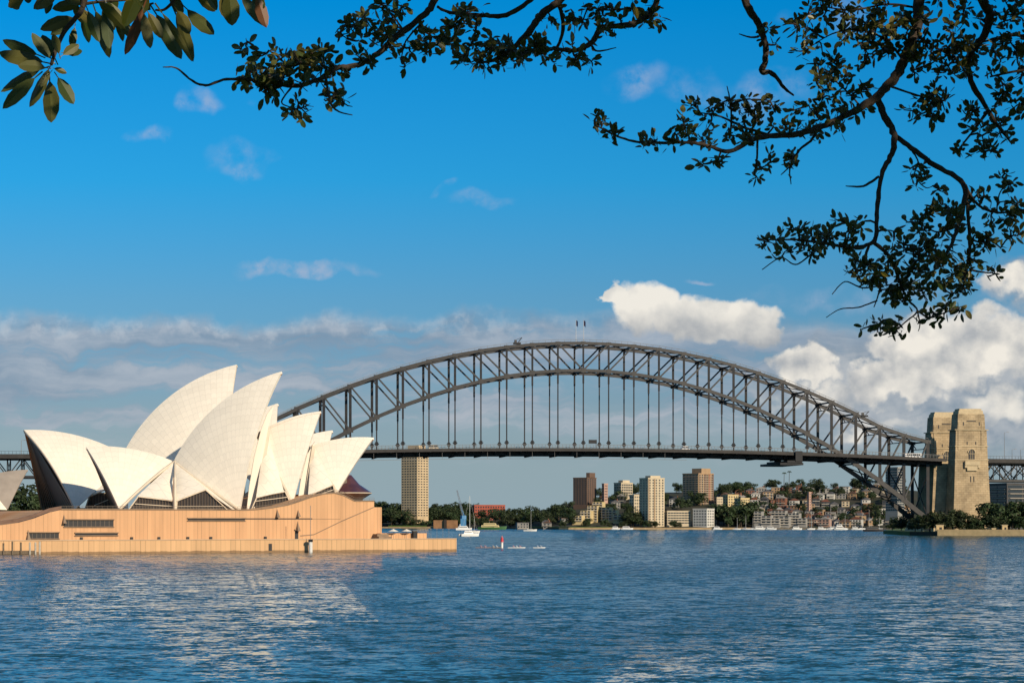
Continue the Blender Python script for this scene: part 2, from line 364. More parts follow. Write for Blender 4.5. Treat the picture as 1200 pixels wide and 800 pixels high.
# approaches
for sg, s1, lab in ((1, 420, 'steel truss approach span running from the stone pylons to the right edge'), (-1, 620, 'steel truss approach span seen between the white shells at the left edge')):
    ap = empty('approach_span', BF.w(sg * 300, 15, 0), lab, 'bridge span')
    a0 = 292 if sg > 0 else 262
    def rng(v0, v1, z0, z1, n=20): return deck_piece(*((a0, s1) if sg > 0 else (-s1, -a0)), v0, v1, z0, z1, n)
    d = rng(-4, 34, -1.6, 0).build('deck', STEEL2, ap)
    rng(-4.3, -4, -1.8, 1.1).build('parapet', bpy.data.materials['parapet_steel'], ap)
    b = MB()
    s = a0
    while s < s1:
        b.bar(BF.w(sg * s, -4.15, deck_z(s) + 1.1), BF.w(sg * s, -4.15, deck_z(s) + 3.0), .14); s += 2.4
    b.bar(BF.w(sg * a0, -4.15, deck_z(a0) + 3), BF.w(sg * s1, -4.15, deck_z(s1) + 3), .17); b.build('railing', STEEL, ap)
    for v in (0, 30):
        b = MB(); n = int((s1 - a0) / 9); L0, L1 = deck_z(a0) - 2.2, deck_z(a0) - 14.5
        b.bar(BF.w(sg * a0, v, L0), BF.w(sg * s1, v, L0), 1.0, 1.4); b.bar(BF.w(sg * a0, v, L1), BF.w(sg * s1, v, L1), 1.0, 1.6)
        for k in range(n + 1):
            s = a0 + k * 9; b.bar(BF.w(sg * s, v, L0), BF.w(sg * s, v, L1), .6)
            if k < n:
                b.bar(BF.w(sg * s, v, L0 if k % 2 else L1), BF.w(sg * (s + 9), v, L1 if k % 2 else L0), .7)
        b.build('truss', STEEL, ap)
    b = MB()
    for k in range(n + 1): s = a0 + k * 9; b.bar(BF.w(sg * s, 0, L1), BF.w(sg * s, 30, L0), .5); b.bar(BF.w(sg * s, 0, L0), BF.w(sg * s, 30, L1), .5)
    b.build('sway_frame', STEEL, ap)
    for s in ((352, 412) if sg > 0 else (330, 400, 470, 540)):
        for v in (0, 30):
            b = MB(); b.box(BF.w(sg * s, v, 0), 4, 4, L1 - 1, R(10)); b.build('pier', mat('pier_granite', (.3, .27, .22), .9, var=.2, vscale=.3) if 'pier_granite' not in bpy.data.materials else bpy.data.materials['pier_granite'], ap)

# granite pylons
def stone_mat(name, c, c2, bh=0.9, bw=2.4):
    mt = bpy.data.materials.new(name); mt.use_nodes = True; t = mt.node_tree; b = t.nodes['Principled BSDF']; b.inputs['Roughness'].default_value = .9
    g = t.nodes.new('ShaderNodeNewGeometry'); mp = t.nodes.new('ShaderNodeMapping'); mp.vector_type = 'POINT'; mp.inputs['Rotation'].default_value = (0, 0, R(-10)); t.links.new(g.outputs['Position'], mp.inputs[0])
    sp_ = t.nodes.new('ShaderNodeSeparateXYZ'); t.links.new(mp.outputs[0], sp_.inputs[0]); ad = t.nodes.new('ShaderNodeMath'); t.links.new(sp_.outputs[0], ad.inputs[0]); t.links.new(sp_.outputs[1], ad.inputs[1])
    cb = t.nodes.new('ShaderNodeCombineXYZ'); t.links.new(ad.outputs[0], cb.inputs[0]); t.links.new(sp_.outputs[2], cb.inputs[1])
    br = t.nodes.new('ShaderNodeTexBrick'); t.links.new(cb.outputs[0], br.inputs[0]); br.inputs['Scale'].default_value = 1; br.inputs['Brick Width'].default_value = bw; br.inputs['Row Height'].default_value = bh
    br.inputs['Mortar Size'].default_value = .09; br.inputs['Color1'].default_value = (*c, 1); br.inputs['Color2'].default_value = (*c2, 1); br.inputs['Mortar'].default_value = (*[x * .6 for x in c2], 1)
    no = t.nodes.new('ShaderNodeTexNoise'); t.links.new(g.outputs['Position'], no.inputs[0]); no.inputs['Scale'].default_value = .12; no.inputs['Detail'].default_value = 6
    mr = t.nodes.new('ShaderNodeMapRange'); t.links.new(no.outputs[0], mr.inputs[0]); mr.inputs[1].default_value = .3; mr.inputs[2].default_value = .7; mr.inputs[3].default_value = .62; mr.inputs[4].default_value = 1.14
    mi = t.nodes.new('ShaderNodeMix'); mi.data_type = 'RGBA'; mi.blend_type = 'MULTIPLY'; mi.inputs[0].default_value = 1; t.links.new(br.outputs[0], mi.inputs[6]); t.links.new(mr.outputs[0], mi.inputs[7])
    t.links.new(mi.outputs[2], b.inputs['Base Color'])
    return mt
GRAN = stone_mat('pylon_granite', (0.50, 0.385, 0.235), (0.41, 0.31, 0.185), 1.6, 3.6)
GTRIM = mat('granite_trim', (0.56, 0.45, 0.28), .85, var=.2, vscale=.5)
DARK = mat('dark_opening', (0.012, 0.012, 0.014), .6)
def frustum(b, s0, s1, v0, v1, z0, z1, ts=0., tv=0.):
    q = ((s0, v0), (s1, v0), (s1, v1), (s0, v1)); t_ = ((s0 + ts, v0 + tv), (s1 - ts, v0 + tv), (s1 - ts, v1 - tv), (s0 + ts, v1 - tv))
    b.hexa([BF.w(s, v, z0) for s, v in q], [BF.w(s, v, z1) for s, v in t_])
def pylon(vc, label, sc_=278.5):
    p = empty('bridge_pylon', BF.w(sc_, vc, 2), label, 'pylon', 'stone pylons at the end of the arch')
    b = MB()
    frustum(b, sc_ - 14.5, sc_ + 14.5, vc - 8, vc + 8, 0, 53, 2.2, 1.6)
    frustum(b, sc_ - 12.2, sc_ + 12.2, vc - 6.35, vc + 6.35, 53, 74.5, .7, .5)
    b.build('lower_shaft', GRAN, p)
    b = MB(); frustum(b, sc_ - 10.4, sc_ + 10.4, vc - 6.1, vc + 6.1, 74.5, 85.8, .5, .4)
    for k in (-1, 1):                                 # raised corner strips
        frustum(b, sc_ + k * 8.6 - 1.5, sc_ + k * 8.6 + 1.5, vc - 6.5, vc + 6.5, 60, 80, .2, .25)
    b.build('upper_shaft', GRAN, p)
    b = MB(); frustum(b, sc_ - 9.3, sc_ + 9.3, vc - 5.2, vc + 5.2, 85.8, 88.2, .3, .3); frustum(b, sc_ - 8.4, sc_ + 8.4, vc - 4.4, vc + 4.4, 88.2, 89.6, .2, .2)
    b.build('parapet_cap', GTRIM, p)
    fv = vc - 8
    def vat(z): return (vc - 8 + 1.6 * z / 53) if z < 53 else (vc - 6.35 + .5 * (z - 53) / 21.5)
    b = MB()                                          # arched window, its recess standing proud by millimetres as a dark reveal
    zc, w_ = 56.5, 2.3
    ring = [(-w_, 52.5), (w_, 52.5), (w_, zc + 2)] + [(w_ * math.cos(R(a)), zc + 2 + w_ * math.sin(R(a))) for a in range(20, 180, 20)] + [(-w_, zc + 2)]
    b.prism([BF.w(sc_ + x, vc - 6.39, z) for x, z in ring], BF.n * .9)
    win = b.build('arched_window', DARK, p)
    b = MB()
    ring2 = [(x * 1.3, zc + 2 + (z - zc - 2) * 1.22 if z > zc + 2 else z) for x, z in ring]
    for i in range(2, len(ring) - 1):
        i2 = i + 1
        b.hexa([BF.w(sc_ + ring[i][0], vc - 6.9, ring[i][1]), BF.w(sc_ + ring2[i][0], vc - 6.9, ring2[i][1]), BF.w(sc_ + ring2[i2][0], vc - 6.9, ring2[i2][1]), BF.w(sc_ + ring[i2][0], vc - 6.9, ring[i2][1])],
               [BF.w(sc_ + ring[i][0], vc - 6.2, ring[i][1]), BF.w(sc_ + ring2[i][0], vc - 6.2, ring2[i][1]), BF.w(sc_ + ring2[i2][0], vc - 6.2, ring2[i2][1]), BF.w(sc_ + ring[i2][0], vc - 6.2, ring[i2][1])])
    for k in (-.75, .75): b.bar(BF.w(sc_ + k, vc - 6.5, 52.5), BF.w(sc_ + k, vc - 6.5, 60.3), .22)
    b.bar(BF.w(sc_ - 2.3, vc - 6.5, 57.6), BF.w(sc_ + 2.3, vc - 6.5, 57.6), .25)
    b.build('arch_surround', GTRIM, win)
    b = MB(); frustum(b, sc_ - 5.6, sc_ + 5.6, vc - 8.6, vc - 6, 49.3, 52.4, .0, .0); frustum(b, sc_ - 3.9, sc_ + 3.9, vc - 8.0, vc - 6, 45.5, 49.3)
    for k in (-4.9, 4.9): frustum(b, sc_ + k - .8, sc_ + k + .8, vc - 8.3, vc - 6, 47.6, 49.3)
    b.build('balcony', GTRIM, p)
    for zz, hw in ((80.4, 3.4),):
        b = MB(); frustum(b, sc_ - hw, sc_ + hw, vc - 6.05, vc - 5, zz, zz + .7); b.build('slot_window', DARK, p)
    for x, zz, h in ((-6, 77.5, 2.6), (6, 77.5, 2.6), (-.9, 37.5, 4.2), (1.5, 37.5, 4.2), (-3.2, 64, 2.2), (3.2, 64, 2.2), (-7.5, 69, 3), (7.5, 69, 3)):
        f0 = vat(zz + h) - .12 if zz < 74 else vc - 6.07
        b = MB(); frustum(b, sc_ + x - .35, sc_ + x + .35, min(f0, vat(zz) - .1) if zz < 74 else f0, vc - 5, zz, zz + h); b.build('slit_window', DARK, p)
    b = MB()
    for zz, ov in ((53.0, .35), (62.6, .2), (74.3, .3)):
        frustum(b, sc_ - 12.3 - ov, sc_ + 12.3 + ov, vc - 6.4 - ov, vc + 6.4 + ov, zz, zz + .55)
    b.build('string_course', GTRIM, p)
    b = MB(); frustum(b, sc_ - 7.4, sc_ + 7.4, vc - 8.7, vc - 7, 12.3, 13.7); frustum(b, sc_ - 7.4, sc_ - 4.6, vc - 8.7, vc - 7, 0, 12.3); frustum(b, sc_ + 4.6, sc_ + 7.4, vc - 8.7, vc - 7, 0, 12.3)
    b.build('door_surround', GTRIM, p)
    b = MB(); frustum(b, sc_ - 4.6, sc_ + 4.6, vc - 8.15, vc - 7, 0, 12.3); b.build('door', mat('door_stone', (.33, .26, .17), .9), p)
    return p
pylon(-8, 'near sandy granite pylon with arched window and balcony facing the water')
pylon(38, 'far granite pylon partly hidden behind the nearer one, rising past the deck')
ab = empty('bridge_abutment', BF.w(262, 15, 0), 'dark shaded granite abutment under the deck between the two pylons', 'abutment')
b = MB(); frustum(b, 254, 292, .5, 29.5, 0, 51, 2.5, 0); b.build('wall', GRAN, ab)
b = MB(); frustum(b, 251, 255, -12, -6, 2, 16, 1.0, 1.5); b.build('buttress', GTRIM, ab)
b = MB()
for v in (0, 30): b.bar(BF.w(251.5, v, 0), BF.w(251.5, v, 52), 1.3)
b.build('end_post', mat('end_post_paint', (.28, .27, .24), .6), ab)
b = MB(); frustum(b, 246, 264, -4, 34, 0, 9.5, 3, 2); b.build('bearing_block', GTRIM, ab)

# things on the bridge
def flag(px, label, c, py=387):
    u, v, z = BF.at(px, 400, 0); z0 = 134
    f = empty('flagpole', BF.w(u, 0, z0), label, 'flag', 'flags at the top of the arch')
    b = MB(); b.tube([BF.w(u, 0, z0 - .6), BF.w(u, 0, z0 + 15)], [.22, .13], 6); b.build('pole', mat('pole_paint', (.5, .5, .5), .5), f)
    vs = []; n = 7; hh = 3.8
    for i in range(n):
        d = i / (n - 1); x = .15 + d * 1.3; sag = -d * d * 1.3
        for zz in (0, -hh): vs.append(BF.w(u + x, math.sin(d * 7) * .5, z0 + 14.7 + zz + sag))
    fs = [(2*i, 2*i+1, 2*i+3, 2*i+2) for i in range(n - 1)]
    o = mesh_obj('flag_cloth', vs, fs, mat('flag_cloth_' + c[0], c[1], .8), f)
    o.modifiers.new('thick', 'SOLIDIFY').thickness = .08
flag(675, 'small dark blue flag on the left pole above the arch crown', ('blue', (.03, .05, .15)))
flag(684, 'dark flag on the right pole above the arch crown', ('navy', (.04, .03, .10)))
def crane(i, label, h=3.2):
    p = empty('creeper_crane', pt(i, 0, top_z(round(i)) + 1), label, 'crane', 'maintenance cranes on the top chord')
    k = math.floor(i); z = top_z(k) + (top_z(k + 1) - top_z(k)) * (i - k) + 1.2; c = pt(i, 0, z)
    b = MB(); b.box(c, 5, 2.4, 1.2, R(10)); b.build('base_frame', STEEL2, p)
    b = MB(); b.box(c + Vector((-1, 0, 1.2)), 1.6, 1.6, 1.8, R(10)); b.build('cab', STEEL, p)
    b = MB(); b.bar(c + Vector((1, 0, 1.6)), c + Vector((3.5, 0, h + 1.6)), .5); b.bar(c + Vector((0, 0, 3.4)), c + Vector((3.5, 0, h + 1.4)), .25); b.build('jib', STEEL, p)
crane(-2.6, 'small dark maintenance crane perched left of the arch crown')
crane(11.35, 'small dark maintenance crane low on the right end of the arch', 2.4)
# travelling gantry under the deck
g = empty('deck_gantry', BF.w(145, 15, 40), 'dark maintenance gantry hanging under the deck right of centre', 'gantry')
u0 = BF.at(914, 545, -8)[0]; u1 = BF.at(941, 545, -8)[0]
b = MB(); b.fbox(BF, u0, u1, -9, 39, deck_z(140) - 8.6, deck_z(140) - 7.0); b.fbox(BF, u0 + 5, u1 - 1, -9.5, 39.5, deck_z(140) - 7.0, deck_z(140) - 5.4); b.build('platform', STEEL2, g)
b = MB(); b.fbox(BF, u1 - 6, u1 - 1, -10, -8.6, deck_z(140) - 6, deck_z(140) + 1.2); b.fbox(BF, u1 - 6, u1 - 1, 38.6, 40, deck_z(140) - 6, deck_z(140) + 1.2); b.build('hanger_tower', STEEL2, g)
# sign gantry on the deck
g = empty('sign_gantry', BF.w(12, 3, 59), 'dark road sign on a gantry over the deck near midspan', 'sign')
u0 = BF.at(690, 518, 1)[0]; u1 = BF.at(699.5, 518, 1)[0]; z = deck_z(8)
b = MB(); b.fbox(BF, u0, u1, 1.2, 1.6, z + 4.2, z + 6.8); b.build('sign_panel', STEEL2, g)
b = MB(); b.bar(BF.w(u1 - .5, 1.5, z), BF.w(u1 - .5, 1.5, z + 7), .35); b.build('post', STEEL, g)
# lamps
LAMPM = mat('lamp_paint', (.2, .2, .2), .5)
def lamp(s, v, label, h=9, grp='lamp posts along the bridge deck', sg=1):
    z = deck_z(s); l = empty('lamp_post', BF.w(s, v, z), label, 'street lamp', grp)
    b = MB(); b.tube([BF.w(s, v, z), BF.w(s, v, z + h)], [.2, .12], 6); b.bar(BF.w(s, v, z + h), BF.w(s + 2.5 * sg, v, z + h + .4), .18); b.build('post', LAMPM, l)
    b = MB(); b.bar(BF.w(s + 1.8 * sg, v, z + h + .35), BF.w(s + 3.4 * sg, v, z + h + .45), .5, .25); b.build('lamp_head', LAMPM, l)
lamp(BF.at(1177, 540, -2)[0], -2, 'tall thin lamp post on the approach deck right of the pylon', 20)
lamp(BF.at(1186, 540, -2)[0], -2, 'twin arm lamp post on the approach deck near the right edge', 8)
lamp(BF.at(1196, 540, -2)[0], -2, 'lamp post on the approach deck at the right edge', 8)
lamp(BF.at(25, 533, -2)[0], -2, 'thin lamp post on the approach deck beside the leftmost white shell', 10)
# vehicles
GLASS = mat('vehicle_glass', (.02, .025, .03), .15, spec=.6)
TYRE = mat('tyre_rubber', (.02, .02, .02), .9)
def vehicle(name, s, v, ln, h, w_, label, cat, c, bus):
    z = deck_z(s) + .07; e_ = empty(name, BF.w(s, v, z), label, cat)
    b = MB(); b.fbox(BF, s - ln/2, s + ln/2, v - w_/2, v + w_/2, z + .4, z + (h if bus else h * .62))
    if not bus: frustum(b, s - ln * .32, s + ln * .40, v - w_/2 + .05, v + w_/2 - .05, z + h * .62, z + h, .3, .12)
    b.build('body', mat(name + '_paint', c, .3), e_)
    n = 7 if bus else 2
    for k in range(n):
        a = s - ln * .42 + k * ln * .84 / n
        b = MB(); b.fbox(BF, a + .12, a + ln * .84 / n - .12, v - w_/2 - .02, v - w_/2 + .2, z + h * (.5 if bus else .66), z + h * (.82 if bus else .9)); b.build('window', GLASS, e_)
    for k in (-.3, .3):
        for vv in (v - w_/2 - .03, v + w_/2 - .27):
            b = MB(); b.tube([BF.w(s + k * ln, vv, z + .48), BF.w(s + k * ln, vv + .3, z + .48)], .48, 10); b.build('wheel', TYRE, e_)
vehicle('bus', BF.at(1070, 535, -5)[0], -4.5, 12.2, 3.4, 2.5, 'long white bus on the deck just before the stone pylons', 'bus', (.8, .8, .8), True)
vehicle('van', BF.at(803, 528, -5)[0], -4.5, 6.0, 2.9, 2.0, 'white van driving on the deck right of midspan', 'van', (.75, .75, .75), False)
vehicle('van', BF.at(508, 526, -5)[0], -4.5, 6.8, 3.3, 2.1, 'cream van on the deck above the left tower block', 'van', (.6, .52, .4), False)
# ------------------------------------------------------------------ the concert halls with the white shells
WF = Frame(-18.3, 665, 25)        # sea wall / podium frame (v = 0 on the water's edge)
JF = Frame(-78.4, 685, 14)        # axis of the nearer hall
CF = Frame(-101.0, 740, 25)       # axis of the farther hall
RS = 75.2

def tile_mat():
    mt = bpy.data.materials.new('cream_shell_tiles'); mt.use_nodes = True; t = mt.node_tree; b = t.nodes['Principled BSDF']
    b.inputs['Roughness'].default_value = .38; b.inputs['Specular IOR Level'].default_value = .35
    uv = t.nodes.new('ShaderNodeUVMap'); s = t.nodes.new('ShaderNodeSeparateXYZ'); t.links.new(uv.outputs[0], s.inputs[0])
    def mm(op, a, b_=0.0):
        n = t.nodes.new('ShaderNodeMath'); n.operation = op
        for i, x in enumerate((a, b_)):
            if isinstance(x, bpy.types.NodeSocket): t.links.new(x, n.inputs[i])
            else: n.inputs[i].default_value = x
        return n.outputs[0]
    def line(c, wd):                                   # thin joints where c crosses an integer
        fr = mm('FRACT', c); d = mm('MINIMUM', fr, mm('SUBTRACT', 1.0, fr)); return mm('LESS_THAN', d, wd)
    rib = s.outputs[0]; along = s.outputs[1]
    zig = mm('ABSOLUTE', mm('SUBTRACT', mm('FRACT', rib), .5))
    l1 = line(rib, .04); l2 = line(mm('ADD', along, mm('MULTIPLY', zig, .55)), .045)
    ln = mm('MAXIMUM', l1, l2)
    no = t.nodes.new('ShaderNodeTexNoise'); g = t.nodes.new('ShaderNodeNewGeometry'); t.links.new(g.outputs['Position'], no.inputs[0]); no.inputs['Scale'].default_value = .10; no.inputs['Detail'].default_value = 6
    wn = t.nodes.new('ShaderNodeTexWhiteNoise'); wn.noise_dimensions = '2D'
    cb = t.nodes.new('ShaderNodeCombineXYZ'); t.links.new(mm('FLOOR', rib), cb.inputs[0]); t.links.new(mm('FLOOR', mm('ADD', along, mm('MULTIPLY', zig, .55))), cb.inputs[1]); t.links.new(cb.outputs[0], wn.inputs[0])
    v = mm('ADD', mm('MULTIPLY', no.outputs[0], .14), mm('MULTIPLY', wn.outputs[0], .07)); v = mm('ADD', v, .86); v = mm('SUBTRACT', v, mm('MULTIPLY', ln, .11))
    mi = t.nodes.new('ShaderNodeMix'); mi.data_type = 'RGBA'; mi.blend_type = 'MULTIPLY'; mi.inputs[0].default_value = 1
    mi.inputs[6].default_value = (0.90, 0.83, 0.70, 1)
    t.links.new(v, mi.inputs[7]); t.links.new(mi.outputs[2], b.inputs['Base Color'])
    return mt
TILE = tile_mat()
RIBM = mat('concrete_rib', (0.72, 0.62, 0.48), .8, var=.15, vscale=.2)
CONC = mat('shell_underside_concrete', (0.50, 0.28, 0.15), .95, var=.25, vscale=.2)  # warm bounced light is put into this brown
BRONZE = mat('bronze_glazing', (0.042, 0.032, 0.026), .3, spec=.5)
MULL = mat('bronze_mullion', (0.15, 0.115, 0.085), .5)

def centre(T, Rr, Fp, fr, side):
    a, b, c = T, Rr, Fp; ab, ac = b - a, c - a; n = ab.cross(ac)
    cc = a + (n.cross(ab) * ac.length_squared + ac.cross(n) * ab.length_squared) / (2 * n.length_squared)
    rc = (cc - a).length; h = math.sqrt(max(RS * RS - rc * rc, 1)); n.normalize()
    c1, c2 = cc + n * h, cc - n * h
    key = lambda p: fr.n.dot(p) * side - p.z * .3          # the centre lies inside and low
    return c1 if key(c1) < key(c2) else c2
def slerp(a, b, t):
    d = max(-1, min(1, a.normalized().dot(b.normalized()))); w_ = math.acos(d)
    if w_ < 1e-5: return a.lerp(b, t)
    return (a * math.sin((1 - t) * w_) + b * math.sin(t * w_)) / math.sin(w_)
def shell(fr, T, Rp, Fo, parent, wd, mato=None, thick=1.1):
    """T,Rp: (u,z) on the axis plane; Fo: (u,z) of the foot at v = -+wd. Spherical triangles, ribs fan from the foot."""
    out = []
    for side in (-1, 1):
        Tw, Rw, Fw = fr.w(T[0], 0, T[1]), fr.w(Rp[0], 0, Rp[1]), fr.w(Fo[0], side * wd, Fo[1])
        C = centre(Tw, Rw, Fw, fr, side)
        Cv = (C - fr.o).dot(fr.n); K = C - fr.n * Cv          # centre of the ridge circle in the axis plane
        a, b = Tw - K, Rw - K; rr = a.length
        NT, NS = 22, 22; vs = []; uv = []; fs = []
        for i in range(NT + 1):
            Pr = K + slerp(a, b, i / NT).normalized() * rr
            for j in range(NS + 1):
                t_ = j / NS; p = C + slerp(Fw - C, Pr - C, t_)
                vs.append(p)
                L_ = (Pr - Fw).length
                uv.append((i / NT * (Tw - Rw).length / 2.6, t_ * L_ / 2.6))
        for i in range(NT):
            for j in range(NS):
                q = [i*(NS+1)+j, (i+1)*(NS+1)+j, (i+1)*(NS+1)+j+1, i*(NS+1)+j+1]
                fs.append(tuple(q) if side < 0 else tuple(q[::-1]))
        ce = sum(vs, Vector()) / len(vs)
        o = mesh_obj('shell_half', vs, fs, TILE, parent, True, uv)
        # outward check
        p0 = o.data.polygons[len(fs)//2 + 11]
        if p0.normal.dot(p0.center + parent.location * 0 - C) < 0: o.data.flip_normals()
        if mato: o.data.materials[0] = mato
        o.data.materials.append(CONC)
        sm = o.modifiers.new('thickness', 'SOLIDIFY'); sm.thickness = thick; sm.offset = -1; sm.material_offset = 1; sm.material_offset_rim = 0
        es = o.modifiers.new('crisp', 'EDGE_SPLIT'); es.split_angle = R(35)
        out.append((o, Tw, Rw, Fw, C, K, rr))
    return out
def edge(o_parent, A, B, C, name='edge_rib', r=.55, n=12, out=.25):
    b = MB(); pts = []
    for i in range(n + 1):
        p = C + slerp(A - C, B - C, i / n); pts.append(p + (p - C).normalized() * out)
    b.tube(pts, r, 5); return b.build(name, RIBM, o_parent, True)

def uz(fr, px, py, v=0):
    u, _, z = fr.at(px, py, v); return (u, z)

def glazing(fr, pts, name, parent, depth=.5, mull=None, bars=()):
    """pts: (px,py,v) polygon; a bronze glass wall with mullions"""
    P_ = [fr.atw(*p) for p in pts]
    b = MB(); b.prism(P_, fr.n * depth); g_ = b.build(name, BRONZE, parent)
    return g_
def patch(fr, pts, name, parent, mt=None, bulge=1.5, thick=.5, n=8):
    """a side shell: three corners (px,py,v), bulging outwards like a piece of a sphere"""
    A, B, C_ = [fr.atw(*p) for p in pts]; nn = (B - A).cross(C_ - A).normalized()
    if nn.dot(Vector((0, -1, .3))) < 0: nn = -nn
    vs = []; fs = []; uv = []; idx = {}
    for i in range(n + 1):
        for j in range(n + 1 - i):
            a, b_ = i / n, j / n; c = 1 - a - b_; p = A * c + B * a + C_ * b_ + nn * bulge * 27 * .33 * (a * b_ * c + .15 * (a*c + b_*c + a*b_) * .3)
            idx[i, j] = len(vs); vs.append(p); uv.append((a * (B - A).length / 4.2 + b_ * (C_ - A).length / 8, (1 - c) * 6))
    for i in range(n):
        for j in range(n - i):
            fs.append((idx[i, j], idx[i+1, j], idx[i, j+1]))
            if j < n - i - 1: fs.append((idx[i+1, j], idx[i+1, j+1], idx[i, j+1]))
    o = mesh_obj(name, vs, fs, mt or TILE, parent, True, uv)
    if o.data.polygons[0].normal.dot(nn) < 0: o.data.flip_normals()
    sm = o.modifiers.new('thickness', 'SOLIDIFY'); sm.thickness = thick; sm.offset = -1; es = o.modifiers.new('crisp', 'EDGE_SPLIT'); es.split_angle = R(35)
    return o

# --- podium and broadwalk
def podium_mat(name, c, pitch, zr=()):
    mt = bpy.data.materials.new(name); mt.use_nodes = True; t = mt.node_tree; b = t.nodes['Principled BSDF']; b.inputs['Roughness'].default_value = .85
    g = t.nodes.new('ShaderNodeNewGeometry'); vm = t.nodes.new('ShaderNodeVectorMath'); vm.operation = 'DOT_PRODUCT'; t.links.new(g.outputs['Position'], vm.inputs[0]); vm.inputs[1].default_value = tuple(WF.a)
    def mm(op, a, b_=0.0, c_=0.0):
        n = t.nodes.new('ShaderNodeMath'); n.operation = op
        for i, x in enumerate((a, b_, c_)):
            if isinstance(x, bpy.types.NodeSocket): t.links.new(x, n.inputs[i])
            else: n.inputs[i].default_value = x
        return n.outputs[0]
    q = mm('DIVIDE', vm.outputs['Value'], pitch); fr_ = mm('FRACT', q); d = mm('MINIMUM', fr_, mm('SUBTRACT', 1.0, fr_))
    wn = t.nodes.new('ShaderNodeTexWhiteNoise'); wn.noise_dimensions = '1D'; t.links.new(mm('FLOOR', q), wn.inputs['W'])
    wn2 = t.nodes.new('ShaderNodeTexWhiteNoise'); wn2.noise_dimensions = '1D'; t.links.new(mm('ADD', mm('FLOOR', mm('ADD', q, .5)), .37), wn2.inputs['W'])
    ln = mm('MULTIPLY', mm('LESS_THAN', d, .07), mm('MULTIPLY_ADD', wn2.outputs[0], .9, .1))
    mp = t.nodes.new('ShaderNodeMapping'); mp.inputs['Scale'].default_value = (1, 1, .18); t.links.new(g.outputs['Position'], mp.inputs[0])
    no = t.nodes.new('ShaderNodeTexNoise'); t.links.new(mp.outputs[0], no.inputs[0]); no.inputs['Scale'].default_value = .35; no.inputs['Detail'].default_value = 6
    n2 = t.nodes.new('ShaderNodeTexNoise'); t.links.new(g.outputs['Position'], n2.inputs[0]); n2.inputs['Scale'].default_value = .06; n2.inputs['Detail'].default_value = 3
    v = mm('MULTIPLY_ADD', wn.outputs[0], .13, .66); v = mm('ADD', v, mm('MULTIPLY', no.outputs[0], .34)); v = mm('ADD', v, mm('MULTIPLY', n2.outputs[0], .14)); v = mm('MULTIPLY', v, mm('SUBTRACT', 1.0, mm('MULTIPLY', ln, .36)))
    s = t.nodes.new('ShaderNodeSeparateXYZ'); t.links.new(g.outputs['Position'], s.inputs[0])
    tide = mm('MULTIPLY', mm('LESS_THAN', mm('ADD', s.outputs[2], mm('MULTIPLY', no.outputs[0], .9)), 1.1), .55)     # dark weed line at the water
    v = mm('MULTIPLY', v, mm('SUBTRACT', 1.0, tide))
    mi = t.nodes.new('ShaderNodeMix'); mi.data_type = 'RGBA'; mi.blend_type = 'MULTIPLY'; mi.inputs[0].default_value = 1; mi.inputs[6].default_value = (*c, 1); t.links.new(v, mi.inputs[7]); t.links.new(mi.outputs[2], b.inputs['Base Color'])
    return mt
POD = podium_mat('podium_panels', (0.65, 0.375, 0.195), 1.25)
SEAW = podium_mat('sea_wall_panels', (0.67, 0.41, 0.21), 1.6)
PAVE = mat('broadwalk_paving', (.45, .34, .25), .9, var=.2, vscale=.5)
op = empty('concert_hall_podium', WF.w(-100, 12, 0), 'long pink granite panelled podium under the white shells at the water', 'podium')
V1 = 12.0
def wz(px, py, v): return WF.at(px, py, v)
# sea wall / broadwalk slab
zb = 4.0
ub = WF.at(0, 632, 0)[0] - 60
b = MB(); b.fbox(WF, ub, 0, 0, 150, -3, zb); sw = b.build('sea_wall', SEAW, op)
b = MB(); b.fbox(WF, ub, -.3, .4, 149, zb + .004, zb + .05); b.build('paving', PAVE, sw)
b = MB(); b.fbox(WF, ub, -.0, -.15, .9, zb, zb + .28); b.build('coping', mat('coping_stone', (.60, .42, .27), .85, var=.2, vscale=.3), sw)
# podium profile along the wall at v = V1
prof = [(-40, 626), (0, 615), (22, 612), (40, 607), (58, 600), (72, 597), (150, 597), (290, 597.5), (300, 597), (318, 595), (338, 591.5), (352, 587), (366, 582), (380, 578.5), (392, 577.5), (402, 580), (412, 585), (416, 587), (438.5, 587)]
pp = [WF.at(x, y, V1) for x, y in prof]
poly = [WF.w(p[0], V1, p[2]) for p in pp]
base0, base1 = WF.w(pp[-1][0], V1, zb), WF.w(pp[0][0] , V1, zb)
poly_all = poly + [base0, base1]
b = MB(); b.prism(poly_all, WF.n * 110); b.build('podium_wall', POD, op)
u_a = WF.at(438.5, 600, V1)[0]; u_b = WF.at(446, 600, V1)[0]; zt = WF.at(444, 594, V1)[2]
b = MB(); b.fbox(WF, u_a - .0, u_b + .6, V1 + .5, V1 + 60, zb, zt); b.build('podium_block', POD, op)
